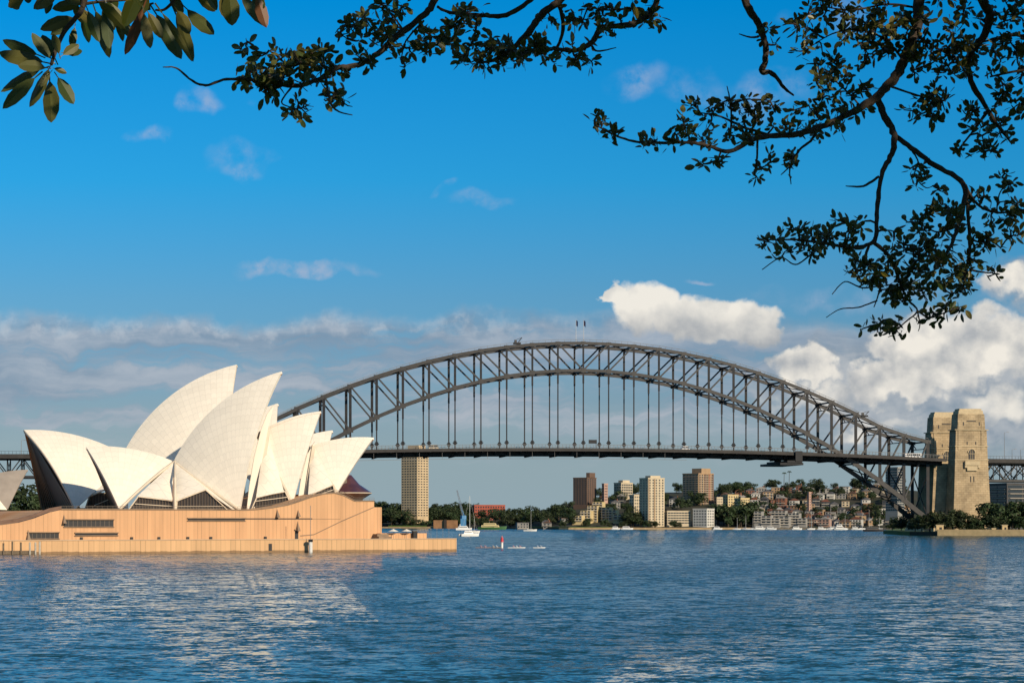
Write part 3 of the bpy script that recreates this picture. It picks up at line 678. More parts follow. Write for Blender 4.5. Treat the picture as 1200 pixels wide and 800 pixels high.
# parapet line at podium top, ledge line, diagonal stair parapet
def strip(pts, v, h, th, name, mt, par):
    b = MB()
    for (a, c) in zip(pts[:-1], pts[1:]):
        A, C_ = WF.at(*a, v), WF.at(*c, v)
        q0 = [WF.w(A[0], v, A[2]), WF.w(C_[0], v, C_[2]), WF.w(C_[0], v + th, C_[2]), WF.w(A[0], v + th, A[2])]
        b.hexa(q0, [p + Vector((0, 0, h)) for p in q0])
    return b.build(name, mt, par)
b = MB()
for (xa, ya), (xb, yb) in zip(prof[5:-1], prof[6:]):
    A, C_ = WF.at(xa, ya, V1 + .6), WF.at(xb, yb, V1 + .6); n_ = max(1, int((C_[0] - A[0]) / 1.6))
    for k in range(n_ + 1):
        t_ = k / n_; p_ = WF.w(A[0] + (C_[0] - A[0]) * t_, V1 + .6, A[2] + (C_[2] - A[2]) * t_); b.bar(p_, p_ + Vector((0, 0, 1.15)), .06)
    for h_ in (.6, 1.15): b.bar(WF.w(A[0], V1 + .6, A[2] + h_), WF.w(C_[0], V1 + .6, C_[2] + h_), .09)
b.build('railing', MULL, op)
COPE = mat('podium_coping', (.30, .21, .14), .9, var=.3, vscale=.4)
strip([(x, y + .3) for x, y in prof[5:]], V1 - .18, .38, 1.0, 'coping', COPE, op)
strip([(-40, 625), (0, 614), (22, 611), (40, 606), (58, 599), (72, 596.4)], V1 - .3, 1.0, 1.2, 'stair_parapet', mat('stair_stone', (.20, .12, .085), .9, var=.3, vscale=.5), op)
strip([(352, 628), (368, 626.5), (400, 611), (438, 594.5)], V1 - .15, .28, .5, 'stair_ledge', COPE, op)
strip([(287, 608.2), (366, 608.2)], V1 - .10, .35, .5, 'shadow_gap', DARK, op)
strip([(366, 608), (399, 608)], V1 - .08, .12, .5, 'joint', COPE, op)
strip([(399, 608), (400, 577)], V1 - .05, .1, .2, 'joint', COPE, op)
def slot(x0, x1, y0, y1, name='window_slot', hood=True):
    A = WF.at(x0, y1, V1); B = WF.at(x1, y0, V1)
    z0, z1 = min(A[2], B[2]), max(A[2], B[2]); zc0 = WF.at((x0+x1)/2, y1, V1)[2]; zc1 = WF.at((x0+x1)/2, y0, V1)[2]
    b = MB(); b.fbox(WF, A[0], B[0], V1 - .02, V1 + 1, zc0, zc1); s_ = b.build(name, DARK, op)
    b = MB(); b.fbox(WF, A[0] - .2, B[0] + .2, V1 - .55, V1 - .03, zc1, zc1 + .3)
    b.fbox(WF, A[0] - .2, B[0] + .2, V1 - .4, V1 - .03, zc0 - .25, zc0); b.build('frame', COPE, s_)
    if x1 - x0 > 30 and y1 - y0 > 4:
        b = MB(); n = int((x1 - x0) / 5)
        for k in range(1, n): u = A[0] + (B[0] - A[0]) * k / n; b.fbox(WF, u - .06, u + .06, V1 - .12, V1 - .02, zc0, zc1)
        b.build('mullions', MULL, s_)
slot(75, 133, 609, 616.6); slot(32.5, 69, 624, 630.5); slot(88, 138, 624.5, 626.8); slot(220, 287, 607.4, 609.4); slot(345.5, 349.5, 621, 631, 'door')
for x, y0, y1 in ((73, 602, 613), (31, 620, 632), (323, 596, 606), (347, 610, 622), (347.5, 597, 605)):   # wedge shaped hoods that stand out of the wall
    A = WF.at(x, y1, V1); B = WF.at(x + 1, y0, V1)
    b = MB(); u = A[0]; b.add([WF.w(u, V1, A[2]), WF.w(u + 1.0, V1, A[2]), WF.w(u + .5, V1, B[2]), WF.w(u, V1 - 1.7, A[2]), WF.w(u + 1.0, V1 - 1.7, A[2])], [(0, 1, 4, 3), (0, 3, 2), (1, 2, 4), (3, 4, 2), (0, 2, 1)])
    b.build('hood', COPE, op)
for x, y in ((156, 629), (188, 629), (222, 629.5), (249, 629), (313, 630), (97, 629.6)):
    A = WF.at(x, y, V1 - 2); b = MB(); b.box(WF.w(A[0], V1 - .3, zb + .05), .8, .5, .9, R(25)); b.build('wall_vent', DARK, op)
# terrace steps right end
A = WF.at(430, 628, 9); B = WF.at(499, 624, 9)
b = MB(); b.fbox(WF, WF.at(446, 630, 9)[0], WF.at(500, 630, 9)[0], 9, 26, zb + .05, zb + 1.9); b.build('terrace_wall', POD, op)
b = MB(); u = WF.at(437, 600, V1)[0]; b.fbox(WF, u, u + 4.5, 6.5, V1 + 6, zb + .05, zb + .9); b.fbox(WF, u, u + 4, 8, V1 + 6, zb + .9, zb + 1.7); b.build('steps', COPE, op)
b = MB(); A = WF.at(316.5, 640, 0); b.fbox(WF, A[0] - .5, A[0] + .6, -.12, .5, .6, 2.8); b.build('drain_opening', DARK, op)

# --- far hall (behind)
def hall(name, fr, lab, u0):
    return empty(name, fr.w(u0, 0, 13), lab, 'concert hall')
ch = hall('shell_hall', CF, 'farther hall of giant cream tiled shells, tallest peak behind the front hall', -30)
jh = hall('shell_hall', JF, 'nearer hall of cream tiled shells opening right, above the podium', 0)
ch_main = shell(CF, uz(CF, 277.5, 427), uz(CF, 148, 524), (uz(CF, 262, 600, -30)[0], 14), ch, 30)
ch_so = shell(CF, uz(CF, 28, 503.5), uz(CF, 158, 540), (uz(CF, 88, 597, -27.5)[0], 14), ch, 27.5)
ch_2 = shell(CF, uz(CF, 325.5, 472.5), uz(CF, 245, 520), (uz(CF, 322, 590, -24)[0], 16), ch, 24)
ch_3 = shell(CF, uz(CF, 389.5, 504), uz(CF, 320, 528), (uz(CF, 372, 585, -18)[0], 18), ch, 18)
for s_ in (ch_main, ch_so): 
    o, T, Rw, Fw, C, K, rr = s_[0]; edge(o, T, Fw, C, 'mouth_rib', .28, out=-.3)
# glass wall closing the mouth of the south shell (dark bronze with vertical fins)
def mouth_glass(sh, fr, parent, inset=2.5, fins=14, dirn=1):
    (o1, T, Rw, F1, C1, _, _), (o2, _, _, F2, C2, _, _) = sh
    n = 16; la = [C1 + slerp(T - C1, F1 - C1, i / n) for i in range(n + 1)]; lb = [C2 + slerp(T - C2, F2 - C2, i / n) for i in range(n + 1)]
    off = fr.a * inset * dirn + Vector((0, 0, -.8))
    vs = []; fs = []; m_ = 8
    for i in range(n + 1):
        for j in range(m_ + 1):
            t_ = .04 + .92 * j / m_; vs.append(la[i].lerp(lb[i], t_) + off + fr.a * dirn * (math.sin(math.pi * j / m_) * .0))
    for i in range(n):
        for j in range(m_): q = i * (m_ + 1) + j; fs.append((q, q + 1, q + m_ + 2, q + m_ + 1))
    g_ = mesh_obj('mouth_glass', vs, fs, BRONZE, parent)
    g_.modifiers.new('thickness', 'SOLIDIFY').thickness = .3
    for k in range(fins):
        t_ = .06 + .88 * k / (fins - 1); b = MB(); top = T - fr.a * dirn * .3
        bot = la[-1].lerp(lb[-1], t_) - fr.a * dirn * .9
        # each fin rises from the sill to the concrete edge above it
        b.bar(bot + fr.a * inset * dirn * .4, T.lerp(bot, .10) + off * .4, .38, .7); b.build('mullion', MULL, g_)
mouth_glass(ch_so, CF, ch)
# beige under-curve of the south shell's side and side panels
js_main = shell(JF, uz(JF, 330, 435), uz(JF, 203, 541), (uz(JF, 281, 598, -20)[0], 13.6), jh, 20)
js_so = shell(JF, uz(JF, 100.5, 523), uz(JF, 205, 541), (uz(JF, 140, 598, -19)[0], 13.6), jh, 19)
js_2 = shell(JF, uz(JF, 376, 481.5), uz(JF, 300, 508), (uz(JF, 343, 590, -16)[0], uz(JF, 343, 590, -16)[1]), jh, 16)
js_3 = shell(JF, uz(JF, 438, 512.5), uz(JF, 358, 524.5), (uz(JF, 395, 577, -13)[0], uz(JF, 395, 577, -13)[1]), jh, 13)
mouth_glass(js_so, JF, jh, 2.0, 7)
for sh in (js_main, js_so, js_2, js_3):
    o, T, Rw, Fw, C, K, rr = sh[0]
    edge(o, Rw, Fw, C, 'edge_rib', .5)
# side shells between the main shells
patch(JF, [(203.5, 542, -2), (161, 581, -17), (202, 586, -19)], 'side_shell', jh)
patch(JF, [(206, 543, -2), (207, 586, -19), (241, 573, -18)], 'side_shell', jh)
patch(JF, [(206.5, 543, -1.5), (241, 573, -18), (276, 597, -20)], 'side_shell', jh, bulge=.5)
patch(JF, [(311.5, 503.5, -2), (300, 583, -16), (333, 576, -16)], 'side_shell', jh)
patch(JF, [(365, 521, -2), (361, 581, -14), (390, 568, -13.5)], 'side_shell', jh)
patch(CF, [(150, 530, -4), (105, 580, -22), (128, 571, -24)], 'side_shell', ch, bulge=.4)
patch(CF, [(152, 532, -4), (128, 571, -24), (150, 597, -24)], 'side_shell', ch, bulge=.4)
# pale strips standing behind the mouths
def strip4(fr, pts, name, parent, mt=None):
    P_ = [fr.atw(*p) for p in pts]; b = MB(); b.prism(P_, fr.n * .8); return b.build(name, mt or TILE, parent)
def vary(pts, y0, v0, y1, v1): return [(x, y, v0 + (v1 - v0) * (y - y0) / (y1 - y0)) for x, y in pts]
strip4(JF, vary([(321, 474), (314, 503), (307, 540), (300, 575), (296, 598), (289, 598), (292, 570), (298, 535), (306, 503), (313, 485)], 474, -3, 598, -14), 'side_shell_strip', jh)
strip4(JF, vary([(312.5, 503), (316.5, 505), (311, 545), (303, 583), (297.5, 598), (294, 598), (300, 575), (307, 540)], 503, -4.5, 598, -15.5), 'rib_band', jh, RIBM)
strip4(JF, vary([(369, 517), (365, 545), (359, 584), (356, 588), (348.5, 590), (352.5, 562), (360, 532)], 517, -3, 588, -11), 'side_shell_strip', jh)
strip4(JF, vary([(366, 521), (369.5, 523), (366, 550), (360, 582), (356, 588), (361, 552)], 521, -4, 588, -12), 'rib_band', jh, RIBM)
b = MB(); b.tube([JF.atw(205, 541, -2), JF.atw(205, 560, -14), JF.atw(205.2, 586, -19.3), JF.atw(205.3, 598, -19.5)], [.3, .45, .6, .6], 5); b.build('mullion_column', RIBM, jh)
# glass below the side shells
def louvre(pts, fr=JF, par=None, bars=()):
    g_ = glazing(fr, pts, 'foyer_glass', par or jh)
    v = pts[0][2] - .35; x0, x1 = pts[0][0], pts[-1][0]; up = pts[1:-1]
    def ytop(x):
        q = [pts[0]] + list(up) + [pts[-1]]
        for a, c in zip(q[:-1], q[1:]):
            if a[0] <= x <= c[0] and c[0] > a[0]: return a[1] + (c[1] - a[1]) * (x - a[0]) / (c[0] - a[0])
        return 597
    b = MB(); x = x0 + 3
    while x < x1 - 2: b.bar(fr.atw(x, 598, v), fr.atw(x, ytop(x) + .6, v), .14, .2); x += 3.4
    b.build('mullions', MULL, g_)
    for k, (a, c) in enumerate(zip([pts[0]] + list(up), list(up) + [pts[-1]])):
        b = MB(); b.bar(fr.atw(a[0], a[1], v - .3), fr.atw(c[0], c[1], v - .3), .5, .35); b.build('frame', RIBM, g_)
    for (x0_, y0, x1_, y1, vv) in bars:
        b = MB(); b.bar(fr.atw(x0_, y0, vv), fr.atw(x1_, y1, vv), .28, .22); b.build('transom', RIBM, g_)
    return g_
louvre([(150, 598, -17.5), (162, 581.5, -17.5), (203, 586.5, -17.5), (203.5, 598, -17.5)], bars=[(158, 590, 203, 593, -18.1)])
louvre([(206.5, 598, -17.5), (207.5, 586.5, -17.5), (241, 573.5, -17.5), (268, 598, -17.5)], bars=[(207, 593, 262, 593, -18.1)])
louvre([(294, 598, -15), (301, 582, -15), (334, 575.5, -15), (342, 592, -15)], bars=[(299, 587, 338, 582, -15.6)])
louvre([(357, 592, -12.6), (362, 580.5, -12.6), (390.5, 567.5, -12.6), (394, 580, -12.6)], bars=[(360, 584, 392, 573, -13.2)])
louvre([(99, 598, -20), (106, 578, -20), (130, 577, -20), (140, 598, -20)], CF, ch, bars=[(110, 592, 130, 584, -20.6)])
# bronze foyer glass flaring out at the right end
gf = empty('foyer_canopy', JF.atw(415, 585, -6), 'purple brown glass foyer canopy flaring from the rightmost shell', 'glass canopy')
PURP = mat('purple_glass', (.10, .045, .05), .2, spec=.6, var=.4, vscale=.4, c2=(.05, .03, .06)); BRO2 = mat('brown_glass', (.16, .075, .045), .25, spec=.5, var=.5, vscale=.5, c2=(.06, .03, .025))
c0 = JF.at(416, 580, -4); uu, vv = c0[0], -4
def ringp(rad, z, n=12, a0=-150, a1=60, asp=.8): return [JF.w(uu - 2 + rad * math.cos(R(a0 + (a1 - a0) * i / n)), vv + 4 + rad * asp * math.sin(R(a0 + (a1 - a0) * i / n)), z) for i in range(n + 1)]
z_ = lambda y: 10 + (610 - y) * .2935
r0, r1, r2, r3 = ringp(1.2, z_(557)), ringp(4.0, z_(568)), ringp(8.3, z_(577.5)), ringp(5.2, z_(584))
def loft(a, c, name, mt):
    vs = list(a) + list(c); n = len(a); o = mesh_obj(name, vs, [(i, i + 1, n + i + 1, n + i) for i in range(n - 1)], mt, gf); o.modifiers.new('t', 'SOLIDIFY').thickness = .25; return o
loft(r0, r1, 'upper_glass', PURP); loft(r1, r2, 'roof_glass', PURP); loft(r2, r3, 'skirt_glass', BRO2)
loft(r3, ringp(5.0, z_(588)), 'base_glass', BRONZE)
b = MB(); b.tube(r2, .22, 5); b.build('rim', RIBM, gf)
b = MB()
for i in range(0, 13, 2): b.bar(r1[i], r2[i], .16); b.bar(r2[i], r3[i], .16)
b.build('ribs', MULL, gf)
b = MB(); b.fbox(JF, uu - 4.2, uu - 2.6, -3, -1, z_(588), z_(545)); b.build('column', MULL, gf)

# small restaurant shells at the far left
rh = empty('restaurant_shell', CF.atw(5, 590, -40), 'small grey brown shell cut by the left edge below the bridge', 'restaurant shell')
BR = mat('grey_brown_shell', (.36, .31, .26), .7, var=.2, vscale=.3)  # grey brown tone in place of the cream tiles
RFm = Frame(*CF.w(-85, -30, 0)[:2], 25)
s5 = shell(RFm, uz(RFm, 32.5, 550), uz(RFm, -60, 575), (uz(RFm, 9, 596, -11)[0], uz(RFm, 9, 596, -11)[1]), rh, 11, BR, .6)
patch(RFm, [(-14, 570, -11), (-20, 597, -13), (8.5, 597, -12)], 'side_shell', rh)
# jetty and piles
WOODP = mat('jetty_timber', (.20, .15, .10), .9, var=.4, vscale=1.5); PILE = mat('pale_pile', (.55, .50, .42), .8, var=.35, vscale=1)
jt = empty('timber_jetty', WF.atw(20, 651, -5), 'low timber landing with pale piles at the bottom left of the sea wall', 'jetty')
A = WF.at(-30, 650, -6); B = WF.at(42, 650, -6)
b = MB(); b.fbox(WF, A[0], B[0], -6, -1.5, .7, 1.1); b.build('deck_boards', WOODP, jt)
b = MB(); b.fbox(WF, A[0], B[0], -6.15, -6.0, .1, .9); b.build('fender_beam', WOODP, jt)
for x, y in ((4, 636), (14.5, 634), (24.5, 635), (35, 635), (41.5, 635), (46.5, 634)):
    q = WF.atw(x, 652, -6.4); h = WF.at(x, y, -6.4)[2]; b = MB(); b.tube([Vector((q.x, q.y, -2)), Vector((q.x, q.y, h))], .28, 8); b.build('pile', PILE if x > 33 else WOODP, jt)
nb = empty('navigation_pile', WF.atw(364, 647, -2.5), 'white navigation pile with a thin pole standing before the sea wall', 'pile')
q = WF.atw(364, 647, -2.5); b = MB(); b.tube([Vector((q.x, q.y, -2)), Vector((q.x, q.y, WF.at(364, 634.5, -2.5)[2]))], .62, 12); b.build('pile', mat('white_pile', (.75, .73, .68), .6, var=.2, vscale=2), nb)
b = MB(); b.tube([Vector((q.x, q.y, 3)), Vector((q.x, q.y, WF.at(364, 592, -2.5)[2]))], .10, 6); b.build('pole', LAMPM, nb)
b = MB(); b.box(Vector((q.x, q.y, WF.at(364, 634.5, -2.5)[2])), 1.3, 1.3, .8); b.build('lantern', DARK, nb)
# small things on the terrace
def sunshade(px, label):
    q = WF.at(px, 624, 8); e_ = empty('market_umbrella', WF.w(q[0], 8, zb + .05), label, 'umbrella', 'umbrellas on the terrace end')
    b = MB(); c = WF.w(q[0], 8, zb + .05); b.tube([c, c + Vector((0, 0, 3))], .07, 6); b.build('pole', LAMPM, e_)
    vs = [c + Vector((0, 0, 3.3))] + [c + Vector((1.7 * math.cos(k * math.pi / 4), 1.7 * math.sin(k * math.pi / 4), 2.5)) for k in range(8)]
    o = mesh_obj('canopy', vs, [(0, 1 + k, 1 + (k + 1) % 8) for k in range(8)], mat('umbrella_canvas', (.8, .76, .66), .8) if 'umbrella_canvas' not in bpy.data.materials else bpy.data.materials['umbrella_canvas'], e_)
    o.modifiers.new('t', 'SOLIDIFY').thickness = .05
sunshade(461, 'left pale umbrella on the terrace at the podium end'); sunshade(476.5, 'right pale umbrella on the terrace, nearer the tip of the sea wall')
k_ = WF.at(486, 622, 8); e_ = empty('kiosk', WF.w(k_[0], 8, zb), 'dark kiosk on the terrace beside the umbrellas', 'kiosk')
b = MB(); b.box(WF.w(k_[0], 8, zb + .05), 1.4, 1.3, 2.6, R(25)); b.build('cabin', STEEL2, e_); b = MB(); b.box(WF.w(k_[0], 8, zb + 2.65), 1.8, 1.6, .2, R(25)); b.build('roof', LAMPM, e_)
for i, x in enumerate((505, 512, 519, 526)):
    q = WF.at(x, 620, 1.2); e_ = empty('railing_post', WF.w(q[0], 1.2, zb), 'thin mast light on the broadwalk, number %s from the wall tip' % ('four three two one'.split()[i]), 'light mast', 'light masts on the broadwalk tip')
    b = MB(); b.tube([WF.w(q[0], 1.2, zb), WF.w(q[0], 1.2, zb + 3.2)], .05, 5); b.build('pole', LAMPM, e_)
    b = MB(); b.box(WF.w(q[0], 1.2, zb + 3.2), .35, .35, .25); b.build('lamp', LAMPM, e_)
# ------------------------------------------------------------------ far shore: terrain, trees, houses, towers
rnd = random.Random(11)
def lerp_tab(tab, x):
    if x <= tab[0][0]: return tab[0][1]
    for (a, va), (b_, vb) in zip(tab[:-1], tab[1:]):
        if x <= b_: return va + (vb - va) * (x - a) / (b_ - a)
    return tab[-1][1]
SHORE = [(-400, 1500), (-200, 1500), (400, 2600), (430, 2750), (545, 2700), (585, 2560), (625, 2430), (660, 2350), (800, 2330), (1000, 2330), (1060, 2300), (1300, 2300), (1800, 2300)]
RIDGE = [(-400, 30), (300, 20), (440, 18), (540, 16), (600, 15), (650, 26), (680, 34), (760, 46), (820, 46), (860, 44), (900, 50), (1000, 50), (1060, 50), (1150, 36), (1800, 40)]
def ground_z(x, y):
    p = 600 + F * x / y; s = lerp_tab(SHORE, p); d = y - s
    if d <= 0: return 1.6
    t_ = min(1, d / 330); t_ = t_ * t_ * (3 - 2 * t_) * .55 + t_ * .45
    return 1.8 + lerp_tab(RIDGE, p) * t_ + 2.2 * mnoise.noise(Vector((x / 60, y / 60, 0))) * min(1, d / 60)
GROUND = mat('hill_scrub', (.022, .032, .015), .95, var=.5, vscale=.05, c2=(.045, .04, .025))
def terrain():
    vs = []; fs = []; nx, ny = 130, 26
    for i in range(nx + 1):
        p = -400 + 2200 * i / nx; s = lerp_tab(SHORE, p)
        for j in range(ny + 1):
            d = 0 if j == 0 else (j / ny) ** 1.5 * 900; y = s + d; x = (p - 600) / F * y
            vs.append((x, y, -1.5 if j == 0 else ground_z(x, y)))
        x, y, z = vs[-1]
    for i in range(nx):
        for j in range(ny):
            q = i * (ny + 1) + j; fs.append((q, q + ny + 1, q + ny + 2, q + 1))
    tag(mesh_obj('far_hillside', vs, fs, GROUND, None, True), kind='structure')
terrain()
SANDST = mat('sandstone_wall', (.50, .36, .20), .9, var=.3, vscale=.3)
GRASS = mat('lawn_grass', (.10, .16, .035), .95, var=.3, vscale=.1)

# tree crowns: leaf clumps spread through uneven lobes, six variants
LEAF = [mat('foliage_%s' % n_, c, .55, var=.75, vscale=.30, c2=c2, objrand=.25, spec=.25) for n_, c, c2 in (('dark', (.048, .072, .026), (.018, .030, .012)), ('mid', (.080, .115, .034), (.028, .045, .014)), ('olive', (.085, .090, .035), (.03, .04, .016)), ('bright', (.12, .17, .03), (.04, .07, .015)))]
BARK = mat('bark', (.09, .065, .045), .95, var=.4, vscale=2)
def crown_mesh(seed, kind, n=950):
    r = random.Random(seed); vs = []; fs = []
    if kind == 'round': lobes = [(r.uniform(-.32, .32), r.uniform(-.32, .32), r.uniform(.26, .82), r.uniform(.16, .28)) for _ in range(14)]
    elif kind == 'wide': lobes = [(r.uniform(-.5, .5), r.uniform(-.4, .4), r.uniform(.34, .84), r.uniform(.15, .24)) for _ in range(15)]
    elif kind == 'palm': lobes = []
    else: lobes = [(r.uniform(-.14, .14), r.uniform(-.14, .14), z, .20 * (1.15 - z)) for z in [.25, .35, .45, .55, .65, .75, .85, .93]]
    for k in range(n):
        a = lobes[k % len(lobes)]; d = Vector((r.gauss(0, 1), r.gauss(0, 1), r.gauss(0, 1))).normalized() * (a[3] * r.uniform(.55, 1.08))
        c = Vector((a[0], a[1], a[2])) + Vector((d.x, d.y, d.z * .75)); s = r.uniform(.030, .062)
        nrm = (d.normalized() + Vector((r.uniform(-.7, .7), r.uniform(-.7, .7), r.uniform(-.3, .9)))).normalized()
        x = nrm.orthogonal().normalized(); x.rotate(Matrix.Rotation(r.uniform(0, 6.28), 3, nrm)); y = nrm.cross(x)
        b_ = len(vs); vs += [c - x * s, c - y * s * .6 + nrm * s * .3, c + x * s, c + y * s * .7 + nrm * s * .2]; fs.append((b_, b_+1, b_+2, b_+3))
    me = bpy.data.meshes.new('crown'); me.from_pydata([tuple(v) for v in vs], [], fs); me.update(); return me
def trunk_mesh(seed, kind):
    r = random.Random(seed); b = MB(); lean = r.uniform(-.04, .04)
    hh = .55 if kind != 'cone' else .8
    b.tube([(0, 0, -.08), (lean, 0, .2), (lean * 2, lean, hh)], [.035, .027, .012], 6)
    for k in range(4):
        a = k * 1.6 + seed; b.tube([(lean, 0, .25 + .05 * k), (.12 * math.cos(a), .12 * math.sin(a), .42 + .04 * k), (.26 * math.cos(a), .26 * math.sin(a), .6 + .03 * k)], [.015, .010, .004], 4)
    me = bpy.data.meshes.new('trunk'); me.from_pydata([tuple(v) for v in b.v], [], b.f); me.update(); return me
TV = {}
for kind in ('round', 'wide', 'cone'):
    for sd in range(3):
        for li in range(4): 
            cm = crown_mesh(sd * 7 + 1, kind) if li == 0 else TV[kind, sd, 0][0].copy()
            cm.materials.append(LEAF[li]); tm = trunk_mesh(sd + 1, kind) if li == 0 else TV[kind, sd, 0][1]
            if li == 0: tm.materials.append(BARK)
            TV[kind, sd, li] = (cm, tm)
def tree(x, y, z, h, wdt, kind, li, label, group=None, name='tree', rz=None):
    sd = rnd.randrange(3); t_ = empty(name, (x, y, z), label, 'tree', group)
    for nm, me in zip(('crown', 'trunk'), TV[kind, sd, li]):
        o = bpy.data.objects.new(nm, me); col.objects.link(o); o.parent = t_
    t_.scale = (wdt, wdt, h); t_.rotation_euler.z = rnd.uniform(0, 6.28) if rz is None else rz
    return t_
ORD = 'first second third fourth fifth sixth seventh eighth ninth tenth eleventh twelfth thirteenth fourteenth fifteenth sixteenth seventeenth eighteenth nineteenth twentieth'.split()
ORD += ['twenty-' + o for o in ORD[:9]] + ['thirtieth'] + ['thirty-' + o for o in ORD[:9]]

# building materials
BM = {}
def bmt(key, c, rough=.85, **k):
    if key not in BM: BM[key] = mat(key + '_wall', c, rough, var=k.pop('var', .18), vscale=.15, **k)
    return BM[key]
WIN = mat('window_glass', (.03, .04, .05), .2, spec=.5)
SLAB = mat('balcony_slab', (.55, .50, .42), .8)
COLS = {'redbrick': (.42, .10, .06), 'stone': (.60, .46, .28), 'white': (.70, .68, .62), 'cream': (.62, .52, .36), 'grey': (.32, .31, .29), 'brick': (.30, .13, .08), 'tan': (.42, .28, .16), 'yellow': (.66, .52, .27), 'brown': (.16, .10, .07), 'pink': (.50, .32, .25), 'charcoal': (.08, .08, .085)}
for k_, c_ in COLS.items(): bmt(k_, c_)
ROOF = {'terracotta': mat('terracotta_roof', (.20, .07, .04), .85, var=.3, vscale=.4), 'grey': mat('slate_roof', (.09, .09, .10), .8, var=.3, vscale=.4), 'brown': mat('brown_roof', (.12, .07, .05), .85, var=.3, vscale=.4), 'pale': mat('pale_roof', (.34, .32, .29), .8, var=.2, vscale=.4)}

def wins(parent, fr, u0, u1, z0, z1, nu, nz, v, ww=.5, hh=.5, side=0, name='window', mt=None, cap=100, count=[0], skip=None, slab=None):
    """windows on the face v (u varies) or, with side=1, on the face u=v (v varies); each its own mesh, past cap one 'stuff' part"""
    mt = mt or WIN; rest = MB(); made = 0; proto = None
    du, dz_ = (u1 - u0) / nu, (z1 - z0) / nz
    for j in range(nz):
        for i in range(nu):
            a, c = u0 + du * (i + .5 - ww / 2), u0 + du * (i + .5 + ww / 2); z = z0 + dz_ * (j + .3); 
            if skip and skip(i, j): continue
            b = MB() if parent.get('_w', 0) < cap else rest
            if side: b.fbox(fr, v - .05 if v > 0 else v - .15, v + .15 if v > 0 else v + .05, a, c, z, z + dz_ * hh)
            else: b.fbox(fr, a, c, v - .15, v + .1, z, z + dz_ * hh)
            if b is not rest: b.build(name, mt, parent); parent['_w'] = parent.get('_w', 0) + 1
    return rest
def tower(px0, pxc, px1, ytop, ybase, Y, phi, floors, n1, n2, wallm, label, cat='tower block', rest_kind=True, roofbox=None, slabs=False, ww=.55, hh=.5, name='tower_block', wallm2=None, balc=None, grooves=()):
    """a block turned by phi: its left face spans px0-pxc, its right face pxc-px1"""
    mpp = Y / F; ph = R(phi)
    a = (pxc - px0) * mpp / math.cos(ph) if pxc > px0 else 12; b_ = (px1 - pxc) * mpp / math.sin(ph) if px1 > pxc else 12
    corner = px_at(pxc, ytop, Y); z1 = corner.z; zg = CZ + (HZ - ybase) * mpp
    fr = Frame(corner.x, corner.y, -phi)              # u runs along the left face towards the near corner (u=0 at the corner, negative to the left)
    e_ = empty(name, fr.w(-a / 2, b_ / 2, zg), label, cat)
    m_ = MB(); m_.fbox(fr, -a, 0, 0, b_, zg - 8, z1); m_.build('wall', bmt(wallm, COLS[wallm]), e_)
    m_ = MB(); m_.fbox(fr, -a - .3, .3, -.3, b_ + .3, z1, z1 + 1.0); m_.build('roof', bmt(wallm2 or wallm, COLS[wallm2 or wallm]), e_)
    rest = MB()
    for r_ in (wins(e_, fr, -a + .4, -.4, zg + 1, z1 - .5, n1, floors, 0, ww, hh), wins(e_, fr, .4, b_ - .4, zg + 1, z1 - .5, n2, floors, 0, ww, hh, 1)):
        rest.add(r_.v, r_.f)
    if rest.v: o = rest.build('windows_beyond_the_first', WIN, e_); o.name = 'window_rows'; o['kind'] = 'stuff'
    if slabs:
        for j in range(floors):
            z = zg + 1 + (z1 - zg - 1.5) * j / floors; m_ = MB(); m_.fbox(fr, -a * .96, -a * .05, -.9, -.16, z, z + .35); m_.fbox(fr, .16, .9, b_ * .06, b_ * .94, z, z + .35) if slabs == 2 else None
            m_.build('balcony', SLAB, e_)
    for g0, g1, gm in grooves:                          # recesses drawn as vertical strips of a darker wall colour on the right-hand face
        m_ = MB(); m_.fbox(fr, .22, .55, b_ * g0, b_ * g1, zg, z1 - .4); m_.build('recess_strip', bmt(gm, COLS[gm]), e_)
    if roofbox:
        for (f0, f1, hgt) in roofbox:
            m_ = MB(); m_.fbox(fr, -a * f1, -a * f0, b_ * .2, b_ * .8, z1 + 1.0, z1 + 1.0 + hgt); m_.build('plant_room', bmt(wallm, COLS[wallm]), e_)
    del e_['_w']
    return e_, fr, a, b_, zg, z1
tower(469.5, 489, 501.5, 528.5, 606, 2740, 38, 25, 6, 4, 'stone', 'tall slender tan tower block with balconies rising behind the bridge deck', roofbox=[(.05, .75, 7)], ww=.58, hh=.40)
tower(672, 688, 699.5, 560, 592, 2560, 35, 13, 5, 4, 'brown', 'dark brown apartment tower with a taller chimney-like stair core', roofbox=[(-.05, .2, 6)], ww=.6)
tower(750.5, 759.5, 779.5, 560.5, 617, 2345, 65, 18, 3, 5, 'cream', 'pale cream apartment tower standing at the water in the middle', grooves=((.36, .42, 'tan'), (.03, .07, 'tan')), roofbox=[(.1, .7, 2.5)], ww=.42)
tower(801.5, 818.5, 838, 555, 596, 2520, 48, 15, 5, 6, 'tan', 'broad brown and tan apartment tower with a rooftop plant room', grooves=((.38, .50, 'brown'), (.66, .76, 'brick'), (.9, .99, 'brown')), roofbox=[(.0, .6, 6)], slabs=2, ww=.6)
tower(813, 828.5, 838.5, 596.5, 617.5, 2338, 35, 6, 5, 3, 'white', 'bright white six storey block on the waterfront below the tan tower', 'apartment block', name='apartment_block')
tower(779.5, 782, 809.5, 599, 615, 2350, 80, 5, 1, 8, 'cream', 'long low striped apartment block beside the pale cream tower', 'apartment block', ww=.9, name='apartment_block')
tower(738, 743, 751, 580, 600, 2440, 50, 5, 2, 3, 'cream', 'small cream block left of the pale cream tower', 'apartment block', name='apartment_block')
